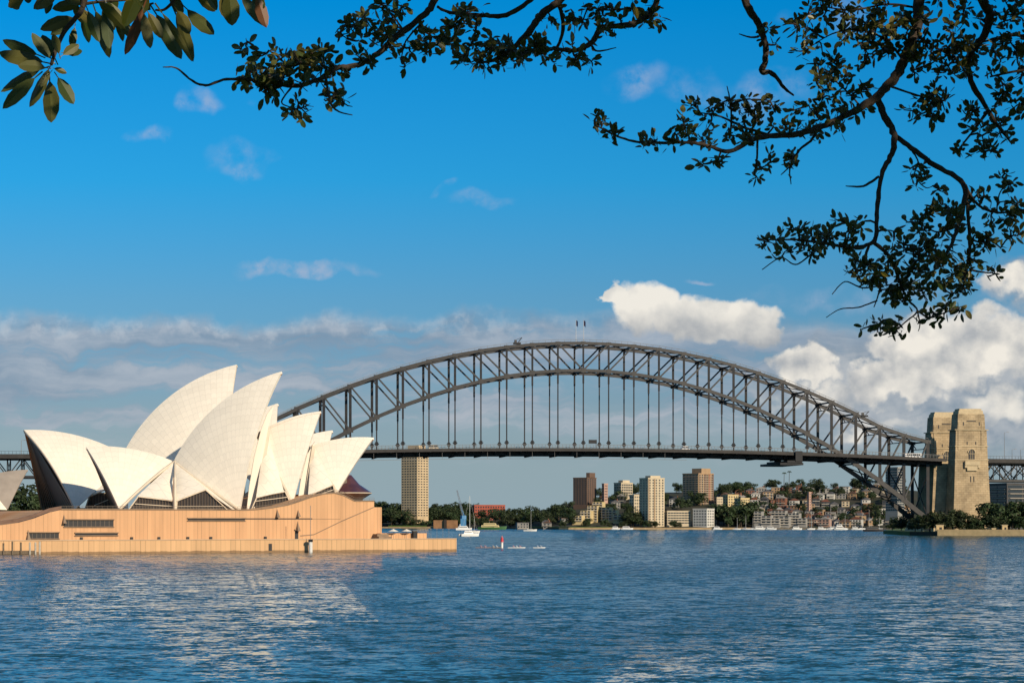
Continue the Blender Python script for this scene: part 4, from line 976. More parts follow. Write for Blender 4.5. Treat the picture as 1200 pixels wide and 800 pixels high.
tower(946.5, 948, 951, 577, 603, 2430, 60, 8, 1, 1, 'pink', 'thin pink brick tower amid the hillside houses', 'stair tower', name='stair_tower', ww=.4)
tower(705.5, 708, 712.5, 567, 588, 2560, 55, 6, 1, 2, 'pink', 'slim pink tower beside the dark brown apartment tower', 'tower block')
tower(1040, 1052, 1062, 548, 600, 2050, 45, 16, 5, 4, 'grey', 'grey office tower glimpsed through the right end of the arch', 'office tower', name='office_tower', ww=.8, hh=.6)
tower(720, 728, 742, 566, 583, 2600, 55, 5, 3, 5, 'cream', 'stepped cream block with curved balconies on the ridge', 'apartment block', name='apartment_block', slabs=2, ww=.8, roofbox=[(.1, .7, 3)])
tower(848, 853, 866, 580, 603, 2480, 60, 7, 2, 4, 'yellow', 'taller yellow ochre apartment block on the slope', 'apartment block', name='apartment_block')
tower(862, 868, 879, 584, 604, 2440, 60, 6, 2, 4, 'yellow', 'lower yellow ochre apartment block in front of its taller twin', 'apartment block', name='apartment_block')
tower(837, 840, 850, 583, 596, 2520, 60, 4, 1, 4, 'cream', 'flat roofed cream block left of the yellow ochre ones', 'apartment block', name='apartment_block')
tower(552, 556, 592, 592, 611, 2770, 80, 5, 1, 12, 'redbrick', 'long red brick building among the dark trees on the point', 'apartment block', name='apartment_block', ww=.55)
# stepped terrace apartments (yellowish) by the grass
def terraced(px0, px1, Y, steps, label, wallm, yb=611, seed=1, ang=-20):
    r = random.Random(seed); e_ = empty('terraced_apartments', px_at((px0+px1)/2, yb, Y), label, 'apartment block'); mpp = Y / F
    for (x0, x1, y1, dY) in steps:
        c = px_at((x0 + x1) / 2, yb, Y + dY); wd = (x1 - x0) * mpp; z1 = CZ + (HZ - y1) * mpp; zb_ = 0
        b = MB(); b.box(Vector((c.x, c.y, zb_)), wd, 12, z1 - zb_, R(ang)); wl = b.build('wall', bmt(wallm, COLS[wallm]), e_)
        fr = Frame(c.x, c.y, ang); nf = max(1, int((z1 - c.z) / 3.2))
        for j in range(nf):
            z = z1 - 3.1 * (j + 1)
            b = MB(); b.fbox(fr, -wd/2 - .3, wd/2 + .3, -7.4, -6.02, z, z + .9); b.build('balcony', SLAB, e_)
            n = max(2, int(wd / 4))
            for k in range(n):
                b = MB(); u = -wd/2 + wd * (k + .2) / n; b.fbox(fr, u, u + wd / n * .62, -6.12, -5.9, z + 1.0, z + 2.7); b.build('window', WIN, e_)
    return e_
terraced(672, 731, 2400, [(672, 684, 604, 0), (682, 694, 598, 10), (690, 702, 592, 22), (696, 708, 587.5, 36), (706, 717, 594, 20), (714, 724, 597, 12), (720, 731, 602, 2)], 'stepped yellow terrace apartments above the waterside trees', 'yellow')
terraced(885, 946, 2345, [(885, 894, 599, 0), (893, 905, 604, -4), (903, 915, 607, -4), (914, 926, 605, -2), (925, 938, 601, 6), (905, 922, 598, 20), (936, 946, 607, 0)], 'row of stepped grey white terrace flats on the waterfront', 'grey', 615, 2)
# hillside houses, each its own thing
WALLN = ['white', 'grey', 'brick', 'tan', 'white', 'cream', 'charcoal', 'brown', 'grey', 'pink']
def house(x, y, wd, dp, h, ang, wallm, roofk, rshape, label, group='houses on the far hillside'):
    z = ground_z(x, y) - .5; e_ = empty('house', (x, y, z), label, 'house', group); fr = Frame(x, y, ang)
    b = MB(); b.fbox(fr, -wd/2, wd/2, -dp/2, dp/2, z - 5, z + h); b.build('wall', bmt('hill_' + wallm, tuple(c_ * .82 for c_ in COLS[wallm])), e_)  # hillside shade put into the walls: darkened copies of the block colours
    zt = z + h; b = MB(); o_ = .5; U, V = wd/2 + o_, dp/2 + o_; rh_ = min(3.2, dp * .3)
    if rshape == 'hipped':
        b.add([fr.w(-U, -V, zt), fr.w(U, -V, zt), fr.w(U, V, zt), fr.w(-U, V, zt), fr.w(-U + V * .8, 0, zt + rh_), fr.w(U - V * .8, 0, zt + rh_)], [(0, 1, 5, 4), (1, 2, 5), (2, 3, 4, 5), (3, 0, 4), (3, 2, 1, 0)])
    elif rshape == 'gabled':
        b.add([fr.w(-U, -V, zt), fr.w(U, -V, zt), fr.w(U, V, zt), fr.w(-U, V, zt), fr.w(0, -V, zt + rh_), fr.w(0, V, zt + rh_)], [(0, 4, 5, 3), (1, 2, 5, 4), (0, 1, 4), (2, 3, 5), (3, 2, 1, 0)])
    else:
        b.fbox(fr, -U, U, -V, V, zt + .002, zt + .6)
    rf = b.build('roof', ROOF[roofk], e_)
    if rshape != 'flat' and rnd.random() < .5:
        b = MB(); b.fbox(fr, U * .4, U * .4 + .9, 0, .9, zt, zt + rh_ + 1.2); b.build('chimney', bmt('brick', COLS['brick']), rf)
    nf = max(1, round(h / 3.1)); n = max(2, int(wd / 3.4))
    for j in range(nf):
        zz = z + h - 2.6 - 3.1 * j
        if rnd.random() < .45:
            b = MB(); b.fbox(fr, -wd/2 * .95, wd/2 * .95, -dp/2 - 1.3, -dp/2 - .02, zz - .7, zz - .1); b.build('balcony', SLAB, e_)
        for k in range(n):
            if rnd.random() < .12: continue
            u = -wd/2 + wd * (k + .22) / n; b = MB(); b.fbox(fr, u, u + wd / n * .5, -dp/2 - .1, -dp/2 + .2, zz, zz + 1.7); b.build('window', WIN, e_)
    return e_
ROWN = ['waterside', 'second', 'third', 'fourth', 'fifth', 'sixth', 'seventh', 'topmost']
used_h = []
def near_used(px, Y, tol): return any(abs(px - a) < tol and abs(Y - b_) < 22 for a, b_ in used_h)
def house_row(row, Y, p0, p1, step, zone):
    p = p0; k = 0
    while p < p1:
        wd = rnd.uniform(8, 14); 
        if rnd.random() < .82:
            wm = rnd.choice(WALLN if row < 4 else WALLN[:7]); rk = rnd.choice(['terracotta', 'grey', 'brown', 'grey', 'grey', 'brown', 'pale']); rs = rnd.choice(['hipped', 'gabled', 'gabled', 'flat'])
            y = Y + rnd.uniform(-5, 5); x = (p - 600) / F * y
            hh_ = rnd.choice([6, 6.5, 9]); st = 'two storey' if hh_ < 8 else 'three storey'
            lab = f"{st} {wm} house, {rs} {rk} roof, {ORD[k]} from left in {ROWN[row]} row {zone}"
            house(x, y, wd, rnd.uniform(8, 11), hh_, rnd.uniform(-28, 12), wm, rk, rs, lab); used_h.append((p, y)); k += 1
        p += wd * F / Y * rnd.uniform(1.0, 1.25) * step
for row, (Y, a, c) in enumerate(((2352, 947, 1062), (2378, 884, 1062), (2405, 884, 1062), (2435, 880, 1062), (2470, 880, 1062), (2510, 870, 1062), (2555, 850, 1062), (2605, 842, 1062))):
    house_row(row, Y, a, c, .98 if row < 4 else 1.15, 'right of centre')
for row, (Y, a, c) in enumerate(((2395, 612, 668), (2430, 640, 672), (2470, 664, 760), (2520, 700, 800), (2580, 690, 800))):
    house_row(row, Y, a, c, 1.9, 'left of centre')
# trees on the far shore
cnt = 0
def clump(n, p0, p1, d0, d1, h0, h1, kinds, lis, label, group, name='tree', w=(.8, 1.3)):
    for _ in range(n):
        p = rnd.uniform(p0, p1); y = lerp_tab(SHORE, p) + rnd.uniform(d0, d1); x = (p - 600) / F * y; h = rnd.uniform(h0, h1)
        tree(x, y, ground_z(x, y) - .3, h, h * rnd.uniform(*w), rnd.choice(kinds), rnd.choice(lis), label, group, name)
clump(22, 436, 476, 10, 160, 20, 31, ['round', 'wide'], [0, 0, 1], 'dark dense tree in the wood left of the slender tan tower', 'trees left of the slender tower')
clump(22, 500, 556, 40, 200, 18, 29, ['round', 'wide'], [0, 0, 1], 'dark dense tree in the wood right of the slender tan tower', 'trees right of the slender tower')
clump(7, 472, 506, 10, 30, 8, 13, ['round'], [0, 1], 'low dark tree at the foot of the slender tan tower', 'trees at the foot of the slender tower')
clump(7, 548, 600, 90, 140, 14, 22, ['round', 'wide'], [0, 1], 'dark tree behind the long red brick building', 'trees behind the red brick building')
clump(8, 556, 600, 8, 24, 9, 17, ['round'], [0, 1], 'small dark tree in front of the long red brick building', 'trees before the red brick building')
clump(28, 592, 672, 14, 200, 11, 22, ['round', 'wide'], [0, 1, 2, 0], 'bushy olive tree on the wooded shore between brick building and brown tower', 'trees on the wooded shore')
clump(10, 655, 735, 8, 22, 7, 12, ['round'], [0, 1], 'dark bush at the foot of the yellow terrace apartments', 'trees before the yellow terraces')
clump(24, 700, 870, 100, 330, 12, 20, ['round', 'wide'], [0, 0, 1], 'dark tree on the slope around the two apartment towers', 'trees around the towers')
clump(4, 730, 750, 8, 40, 15, 20, ['round'], [1, 3], 'mid green leafy tree left of the pale cream tower', 'green trees left of the cream tower')
clump(3, 757, 772, 1, 6, 8, 10, ['round'], [1, 1], 'clipped green tree in front of the pale cream tower', 'trees before the cream tower')
clump(4, 785, 812, 2, 8, 6, 10, ['round'], [0], 'dark bush before the low striped block', 'bushes before the striped block')
clump(14, 839, 886, 8, 60, 16, 30, ['round', 'wide', 'cone'], [0], 'tall dark tree in the grove right of the white block', 'grove right of the white block')
clump(34, 842, 1062, 270, 350, 11, 17, ['round', 'round', 'wide'], [0, 0, 1], 'dark tree on the ridge line above the hillside houses', 'ridge trees above the houses')
clump(66, 866, 1062, 10, 270, 9, 15, ['round'], [0, 0, 1], 'dark garden tree between the hillside houses', 'garden trees between the houses')
clump(6, 640, 860, 300, 360, 12, 18, ['wide', 'round'], [0], 'dark tree on the skyline left of the ridge houses', 'skyline trees in the middle')
for p, h, l in ((918.5, 22, 'left tall palm on the ridge above the houses'), (924.5, 24, 'right tall palm on the ridge above the houses')):
    y = 2640; x = (p - 600) / F * y; z = ground_z(x, y); t_ = empty('palm_tree', (x, y, z), l, 'palm', 'ridge palms')
    b = MB(); b.tube([(x, y, z), (x + .6, y, z + h)], [.45, .3], 6); b.build('trunk', BARK, t_)
    b = MB()
    for k in range(14):
        a = k * .9; c = Vector((x + .6, y, z + h)); b.tube([c, c + Vector((1.6 * math.cos(a), 1.6 * math.sin(a), .9)), c + Vector((3.3 * math.cos(a), 3.3 * math.sin(a), -.9))], [.45, .55, .1], 3)
    b.build('crown', LEAF[0], t_)
# shoreline features
def shore_wall(px0, px1, dY, h, mt, label, n=10, name='sea_wall', cat='sea wall', wd=3):
    b = MB(); e_pts = []
    for i in range(n + 1):
        p = px0 + (px1 - px0) * i / n; y = lerp_tab(SHORE, p) + dY; e_pts.append(Vector(((p - 600) / F * y, y, -1)))
    for a, c in zip(e_pts[:-1], e_pts[1:]):
        o_ = Vector((0, wd, 0)); b.hexa([a, c, c + o_, a + o_], [a + Vector((0, 0, h + 1)), c + Vector((0, 0, h + 1)), c + o_ + Vector((0, 0, h + 1)), a + o_ + Vector((0, 0, h + 1))])
    o = b.build(name, mt); tag(o, label, cat); return o
shore_wall(655, 880, -6, 2.2, SANDST, 'low sandstone sea wall along the far waterfront below the towers', 20)
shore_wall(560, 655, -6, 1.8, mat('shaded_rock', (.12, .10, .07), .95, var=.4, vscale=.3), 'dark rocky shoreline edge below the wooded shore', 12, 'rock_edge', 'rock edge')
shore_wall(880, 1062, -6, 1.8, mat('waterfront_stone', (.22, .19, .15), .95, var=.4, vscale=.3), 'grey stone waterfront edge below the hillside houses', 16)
shore_wall(430, 545, -6, 2.0, SANDST, 'pale stone edge of the distant point left of the boats', 10)
shore_wall(455, 500, -2, 3.6, GRASS, 'strip of lawn at the tip of the distant point', 5, 'lawn', 'lawn', 18)
shore_wall(615, 720, -2, 3.0, GRASS, 'strip of sunlit lawn along the wooded shore', 8, 'lawn', 'lawn', 14)
shore_wall(508, 536, -10, 11, mat('orange_sandstone', (.50, .26, .12), .9, var=.45, vscale=.12), 'orange sandstone cliff face at the waterline behind the yacht', 6, 'cliff', 'cliff', 14)
shore_wall(520.5, 523.5, -13, 12, mat('dark_rock', (.06, .045, .035), .95), 'dark timber pier frame against the orange cliff', 1, 'pier_frame', 'pier', 2)

# ------------------------------------------------------------------ boats
HULLW = mat('white_hull', (.78, .78, .76), .35); SAILC = mat('sail_cover', (.10, .16, .30), .8); MAST = mat('alloy_mast', (.62, .62, .60), .4)
def hull_mesh(b, fr, L_, B_, fb, z0=0., n=10, bow=.45):
    ring = []; 
    for i in range(n + 1):
        t_ = i / n; u = (t_ - .5) * L_; w_ = B_ / 2 * (math.sin(math.pi * min(1, (t_ * .62 + .38))) ** .8 if t_ < 1 else 0); w_ = max(w_, .02); sh = fb * (1 + .35 * t_ ** 2)
        ring.append([fr.w(u, -w_, z0 + sh), fr.w(u * (.92 if t_ > .5 else 1), -w_ * .55, z0 - .4), fr.w(u * (.92 if t_ > .5 else 1), w_ * .55, z0 - .4), fr.w(u, w_, z0 + sh)])
    vs = [p for r_ in ring for p in r_]; fs = []
    for i in range(n):
        for j in range(4): q = i * 4; fs.append((q + j, q + (j + 1) % 4, q + 4 + (j + 1) % 4, q + 4 + j))
    fs.append((3, 2, 1, 0)); q = n * 4; fs.append((q, q + 1, q + 2, q + 3)); b.add(vs, fs)
def sailboat(px, Y, L_, mh, ang, label, group=None, masts=1, name='sailing_boat', cover=True, hm=None):
    x = (px - 600) / F * Y; fr = Frame(x, Y, ang); e_ = empty(name, (x, Y, 0), label, 'yacht', group)
    b = MB(); hull_mesh(b, fr, L_, L_ * .3, L_ * .10 + .2); b.build('hull', hm or HULLW, e_)
    b = MB(); b.fbox(fr, -L_ * .22, L_ * .15, -L_ * .09, L_ * .09, L_ * .1 + .1, L_ * .1 + .85); cb = b.build('cabin', HULLW, e_)
    b = MB(); b.fbox(fr, -L_ * .18, L_ * .12, -L_ * .092, -L_ * .08, L_ * .1 + .45, L_ * .1 + .7); b.build('window', WIN, cb)
    for k in range(masts):
        u = L_ * .05 - k * L_ * .38; h_ = mh * (1 - .35 * k); b = MB(); b.tube([fr.w(u, 0, .6), fr.w(u, 0, h_)], [.16, .09], 6); b.bar(fr.w(u - .1, 0, h_ * .6), fr.w(u + .1, 0, h_ * .6), 2.2, .08); b.build('mast', MAST, e_)
        if cover:
            b = MB(); b.tube([fr.w(u, 0, 2.0), fr.w(u - L_ * .36, 0, 1.9)], [.22, .16], 6); b.build('boom_cover', SAILC, e_)
    return e_
# the catamaran under mast in the middle distance
def catamaran():
    Y = 1320; px = 549.5; x = (px - 600) / F * Y; fr = Frame(x, Y, 20); e_ = empty('catamaran', (x, Y, 0), 'white catamaran with tall bare mast nearest the sea wall tip', 'yacht')
    for v in (-2.6, 2.6):
        f2 = Frame(*fr.w(0, v, 0)[:2], 20); b = MB(); hull_mesh(b, f2, 12.5, 1.9, 1.5); b.build('hull', HULLW, e_)
    b = MB(); b.fbox(fr, -5, 3, -3.1, 3.1, 1.1, 1.7); b.build('bridge_deck', HULLW, e_)
    b = MB(); b.hexa([fr.w(-4, -2.4, 1.7), fr.w(2.4, -2.4, 1.7), fr.w(2.4, 2.4, 1.7), fr.w(-4, 2.4, 1.7)], [fr.w(-3.6, -2, 3.2), fr.w(1.0, -2, 3.2), fr.w(1.0, 2, 3.2), fr.w(-3.6, 2, 3.2)]); cb = b.build('cabin', HULLW, e_)
    b = MB(); b.fbox(fr, -3.6, 1.2, -2.35, -2.15, 2.1, 2.75); b.build('window', WIN, cb)
    b = MB(); b.tube([fr.w(.6, 0, 3), fr.w(.6, 0, 26.5)], [.2, .12], 6); b.bar(fr.w(.6, -1.5, 16), fr.w(.6, 1.5, 16), .12); b.build('mast', MAST, e_)
    b = MB(); b.tube([fr.w(.6, 0, 4.2), fr.w(-4.4, 0, 4.2)], [.32, .2], 6); b.build('boom_cover', HULLW, e_)
    b = MB(); b.bar(fr.w(6, 0, 1.6), fr.w(.6, 0, 26), .06); b.bar(fr.w(-5, 0, 1.6), fr.w(.6, 0, 26.2), .06); b.build('rigging', MAST, e_)
catamaran()
sailboat(555, 1700, 11, 14, 10, 'small white yacht just right of the white catamaran', None)
sailboat(621.5, 1950, 13, 20, -5, 'white yacht with slender mast off the wooded shore', None)
for i, (p, L_, mh, lab) in enumerate(((863.5, 9, 14, 'small white moored yacht, leftmost below the dark grove'), (873.5, 10, 16, 'white moored yacht with the second mast from the left below the grove'), (882, 9, 14, 'short white moored yacht before the grey white terrace flats'),
        (950.5, 11, 21, 'white moored yacht with tall mast below the thin pink tower'), (973, 12, 24, 'white moored yacht right of the thin pink tower'), (990, 10, 16, 'white moored yacht midway between the thin pink tower and the arch foot'), (1010, 11, 19, 'white moored yacht third from the arch foot'), (1018, 12, 23, 'white moored yacht with green tinted mast second from the arch foot'), (1030, 9, 14, 'small moored yacht nearest the arch foot'))):
    sailboat(p, 2290 + (i % 3) * 8, L_, mh, rnd.uniform(-30, 30), lab, 'moored yachts along the far waterfront')
def cruiser(px, Y, L_, ang, label, hull=None, decks=1, strip_=None, name='motor_cruiser', cat='motor boat', group=None):
    x = (px - 600) / F * Y; fr = Frame(x, Y, ang); e_ = empty(name, (x, Y, 0), label, cat, group); fb = L_ * .07 + .5
    b = MB(); hull_mesh(b, fr, L_, L_ * .28, fb); b.build('hull', hull or HULLW, e_)
    for d in range(decks):
        z0 = fb + d * 2.3; a, c = -L_ * (.38 - .08 * d), L_ * (.24 - .1 * d); w_ = L_ * .11
        b = MB(); b.hexa([fr.w(a, -w_, z0), fr.w(c, -w_, z0), fr.w(c, w_, z0), fr.w(a, w_, z0)], [fr.w(a + .2, -w_ * .9, z0 + 2.2), fr.w(c - 1.2, -w_ * .9, z0 + 2.2), fr.w(c - 1.2, w_ * .9, z0 + 2.2), fr.w(a + .2, w_ * .9, z0 + 2.2)]); cb = b.build('cabin', strip_ or HULLW, e_)
        b = MB(); b.fbox(fr, a + .6, c - 1.4, -w_ - .03, -w_ * .9, z0 + .9, z0 + 1.7); b.build('window', WIN, cb)
    b = MB(); b.tube([fr.w(-L_ * .1, 0, fb + decks * 2.2), fr.w(-L_ * .1, 0, fb + decks * 2.2 + 2.4)], .07, 5); b.build('mast', MAST, e_)
    return e_
FG = mat('ferry_green', (.05, .14, .05), .5); FY = mat('ferry_cream', (.75, .62, .30), .6)
cruiser(577, 2330, 34, 3, 'long cream and green ferry moored below the red brick building', FG, 2, FY, 'ferry', 'ferry')
cruiser(544, 2250, 18, 12, 'white double deck launch left of the cream ferry', None, 2)
cruiser(891, 2285, 15, 4, 'long white motor cruiser before the stepped terrace flats', None, 1)
cruiser(904, 2283, 12, -8, 'shorter white motor cruiser right of the long one by the terrace flats', None, 1)
cruiser(934, 2288, 12, 6, 'low white motor cruiser left of the thin pink tower', None, 1)
cruiser(963, 2284, 10, -4, 'small white launch between the two tallest moored masts', None, 1)
cruiser(978, 2262, 13, 3, 'white motor boat centred below the hillside houses', None, 1)
cruiser(985, 2260, 15, 2, 'large white motor cruiser, widest of the boats near the arch foot', None, 2)
cruiser(1003, 2280, 10, -6, 'small white launch right of the widest cruiser', None, 1)
cruiser(735, 2318, 14, 0, 'white launch at the quay left of the pale cream tower', None, 1)
cruiser(722, 2320, 11, 5, 'small white launch at the quay below the yellow terraces', None, 1)
cruiser(841, 2322, 11, 4, 'small white launch right of the white waterfront block', None, 1)
cruiser(1024, 1900, 20, 4, 'dark work boat in shade beside the arch foot', mat('dark_hull', (.03, .03, .035), .6), 1, mat('dark_cabin', (.10, .09, .08), .7), 'work_boat', 'work boat')
# blue crane on the shore
def blue_crane():
    Y = 2200; e_ = empty('harbour_crane', px_at(541, 617, Y), 'blue lattice crane leaning left behind the white catamaran', 'crane'); CB = mat('crane_blue', (.06, .22, .42), .6); CG = mat('crane_grey', (.15, .18, .22), .6)
    a = px_at(544, 608, Y); b_ = px_at(535.5, 574, Y); b = MB(); n = Vector((.9, .2, 0))
    for k in (-1, 1): b.bar(a + n * k * 1.3, b_ + n * k * .5, .5)
    for i in range(12):
        t0, t1 = i / 12, (i + 1) / 12; w0, w1 = 1.3 - .8 * t0, 1.3 - .8 * t1; b.bar(a.lerp(b_, t0) + n * w0 * (1 if i % 2 else -1), a.lerp(b_, t1) + n * w1 * (-1 if i % 2 else 1), .35)
    b.build('jib', CG, e_)
    b = MB(); b.box(px_at(543, 616, Y), 6, 6, 8); b.box(px_at(543, 608, Y), 5, 5, 4, .4); b.build('cab', CB, e_)
    b = MB(); b.bar(px_at(546, 608, Y), px_at(541, 597, Y), .6); b.bar(px_at(541, 597, Y), px_at(538, 585, Y), .3); b.build('mast', CB, e_)
    b = MB(); b.box(Vector((px_at(543, 616, Y).x, Y, -1)), 16, 9, 3.2); b.build('barge', HULLW, e_)
blue_crane()
# channel marker and rowing shells
def marker():
    q = px_at(588.3, 641.5, 750); q.z = 0; e_ = empty('channel_marker', q, 'red and white channel marker standing in the water', 'beacon')
    b = MB(); b.tube([q + Vector((0, 0, -2)), q + Vector((0, 0, 2.2))], .42, 12); b.build('white_base', mat('beacon_white', (.8, .8, .78), .5), e_)
    b = MB(); b.tube([q + Vector((0, 0, 2.2)), q + Vector((0, 0, 3.8))], [.6, .45], 12); b.build('red_band', mat('beacon_red', (.55, .03, .05), .5), e_)
    b = MB(); b.tube([q + Vector((0, 0, 3.8)), q + Vector((0, 0, 4.5))], .2, 8); b.build('lantern', mat('beacon_lamp', (.5, .2, .2), .4), e_)
    b = MB(); b.tube([q + Vector((0, 0, 2.15)), q + Vector((0, 0, 2.3))], .8, 12); b.build('platform', mat('beacon_pink', (.6, .25, .28), .5), e_)
marker()
def rower(px, Y, L_, n, label, shirts, hullc=(.75, .74, .72)):
    x = (px - 600) / F * Y; fr = Frame(x, Y, 2); e_ = empty('rowing_boat', (x, Y, 0), label, 'rowing boat', 'rowing boats by the channel marker')
    b = MB(); hull_mesh(b, fr, L_, .75, .28); b.build('hull', mat('rowing_hull', hullc, .4), e_)
    for k in range(n):
        u = -L_ * .28 + L_ * .56 * (k + .5) / n; p = fr.w(u, 0, 0)
        me = bpy.data.meshes.new('rower')                 # seated body leaning to the oar
        J = [(0, 0, .38), (-.05, 0, .62), (-.12, 0, .86), (-.12, 0, .96), (-.13, 0, 1.10), (-.08, .18, .84), (.18, .22, .68), (.40, .18, .66), (-.08, -.18, .84), (.18, -.22, .68), (.40, -.18, .66), (.32, .10, .50), (.62, .10, .34), (.32, -.10, .50), (.62, -.10, .34)]
        E = [(0, 1), (1, 2), (2, 3), (3, 4), (2, 5), (5, 6), (6, 7), (2, 8), (8, 9), (9, 10), (0, 11), (11, 12), (0, 13), (13, 14)]
        ra = [.15, .14, .16, .06, .11, .07, .05, .04, .07, .05, .04, .09, .06, .09, .06]
        me.from_pydata(J, E, [])
        o = bpy.data.objects.new('person', me); col.objects.link(o); o.location = p; o.rotation_euler.z = R(2); o.modifiers.new('skin', 'SKIN'); o.modifiers.new('sub', 'SUBSURF').render_levels = 1
        for i, r_ in enumerate(ra): me.skin_vertices[0].data[i].radius = (r_, r_)
        me.skin_vertices[0].data[0].use_root = True
        me.materials.append(mat('rower_shirt', shirts[k % len(shirts)], .9)); tag(o, f'seated rower, {["first", "second", "third"][k]} from left, in the {label.split(",")[0]}', 'person', 'rowers on the water')
    b = MB()
    for k in range(n):
        u = -L_ * .28 + L_ * .56 * (k + .5) / n + .35
        for s_ in (-1, 1): b.bar(fr.w(u, s_ * .15, .66), fr.w(u - .3, s_ * 2.4, .05), .06)
    b.build('oars', MAST, e_)
rower(566, 745, 5.5, 2, 'leftmost rowing boat, two figures in pink', [(.6, .25, .28)], (.25, .18, .18)); rower(580, 742, 4.5, 2, 'rowing boat just left of the marker', [(.7, .5, .3), (.75, .75, .75)], (.2, .15, .12))
rower(605.5, 742, 6.5, 3, 'rowing boat just right of the marker', [(.65, .3, .3), (.7, .7, .7)]); rower(632, 742, 4.5, 2, 'rightmost rowing boat, pale hull', [(.6, .6, .62)])

# ------------------------------------------------------------------ near land under the right-hand pylons
def land_right():
    pts = [(1035, 1560), (1052, 1440), (1066, 1395), (1098, 1372), (1200, 1345), (1700, 1330), (1900, 2000), (1060, 2250)]
    vs = [((p - 600) / F * y, y, 2.6) for p, y in pts]; b = MB(); b.prism([Vector(v) for v in vs], Vector((0, 0, -4)))
    tag(b.build('foreshore_ground', GRASS), kind='structure')
land_right()
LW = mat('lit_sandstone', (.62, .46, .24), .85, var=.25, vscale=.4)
def wall_run(px_y, h, mt, label, name='sea_wall', cat='sea wall', z0=-1.5, th=1.4, dy=-1.6):
    b = MB(); P_ = [Vector(((p - 600) / F * y, y + dy, z0)) for p, y in px_y]
    for a, c in zip(P_[:-1], P_[1:]):
        o_ = Vector((0, th, 0)); u_ = Vector((0, 0, h - z0)); b.hexa([a, c, c + o_, a + o_], [a + u_, c + u_, c + o_ + u_, a + o_ + u_])
    return tag(b.build(name, mt), label, cat)
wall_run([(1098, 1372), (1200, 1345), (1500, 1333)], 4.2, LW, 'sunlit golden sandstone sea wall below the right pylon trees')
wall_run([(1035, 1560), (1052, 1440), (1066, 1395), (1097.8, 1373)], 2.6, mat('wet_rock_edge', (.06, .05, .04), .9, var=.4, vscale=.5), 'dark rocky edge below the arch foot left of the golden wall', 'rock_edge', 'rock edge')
for p, hw, h, lab in ((1101, 4.5, 7.0, 'square sandstone gate block at the left end of the golden wall'), (1177, 3.2, 7.0, 'pale stone shelter on the golden wall below the right trees'), (1164, 2.4, 4.8, 'low white bench shelter behind the golden wall')):
    y = lerp_tab([(1098, 1372), (1200, 1345)], p) + 3; c = Vector(((p - 600) / F * y, y, 2.6)); e_ = empty('stone_shelter', c, lab, 'shelter', None)
    b = MB(); b.box(c, hw * 1.1, 3, h - 2.6); b.build('wall', LW, e_); b = MB(); b.box(c + Vector((0, 0, h - 2.6)), hw * 1.3, 3.6, .4); b.build('roof', GTRIM, e_)
    b = MB(); b.box(c + Vector((hw * .1, -1.51, 0)), hw * .4, .12, (h - 2.6) * .7); b.build('doorway', DARK, e_)
def rt(p, y, h, wd, kind, li, label, group): x = (p - 600) / F * y; tree(x, y, 2.3, h, wd, kind, li, label, group, 'tree')
k = 0
for p, y, h, wd, li in ((1072, 1412, 10, 12, 0), (1080, 1400, 13, 13, 2), (1090, 1396, 16, 17, 3), (1098, 1400, 13, 14, 2)):
    rt(p, y, h, wd, 'round', li, f'yellow green tree by the arch foot, {ORD[k]} from left', 'trees by the arch foot'); k += 1
k = 0
for p, y, h, wd, li in ((1109, 1385, 14, 15, 1), (1116, 1390, 17, 16, 1), (1124, 1386, 15, 15, 0), (1132, 1384, 13, 14, 1), (1140, 1383, 10, 12, 1), (1147, 1380, 9, 11, 2)):
    rt(p, y, h, wd, 'round', li, f'rounded green tree before the near pylon base, {ORD[k]} from left', 'trees before the pylon base'); k += 1
k = 0
for p, y, h, wd, li in ((1154, 1384, 17, 20, 0), (1163, 1392, 22, 24, 1), (1173, 1388, 22, 24, 0), (1183, 1392, 23, 26, 1), (1194, 1388, 22, 24, 0), (1205, 1392, 23, 26, 1), (1215, 1392, 22, 26, 1), (1168, 1378, 12, 14, 1), (1186, 1376, 11, 15, 0), (1199, 1376, 12, 16, 1)):
    rt(p, y, h, wd, 'round' if k % 2 else 'wide', li, f'dense green tree right of the near pylon, {ORD[k]} of the clump', 'trees right of the pylon'); k += 1
tower(1161, 1180, 1240, 567, 612, 1600, 72, 8, 3, 3, 'charcoal', 'dark office block with pale floor bands under the right approach span', 'office block', name='office_block', ww=.92, hh=.55, slabs=2)
# dark arch-foot background: lower gardens behind the bearing
for i, (p, y, h) in enumerate(((1046, 1600, 10), (1056, 1560, 12), (1064, 1520, 14), (1110, 1500, 15))):
    x = (p - 600) / F * y; tree(x, y, 2, h, h * 1.2, 'round', 0, f'dark bush behind the arch foot, {ORD[i]} from left', 'bushes behind the arch foot')
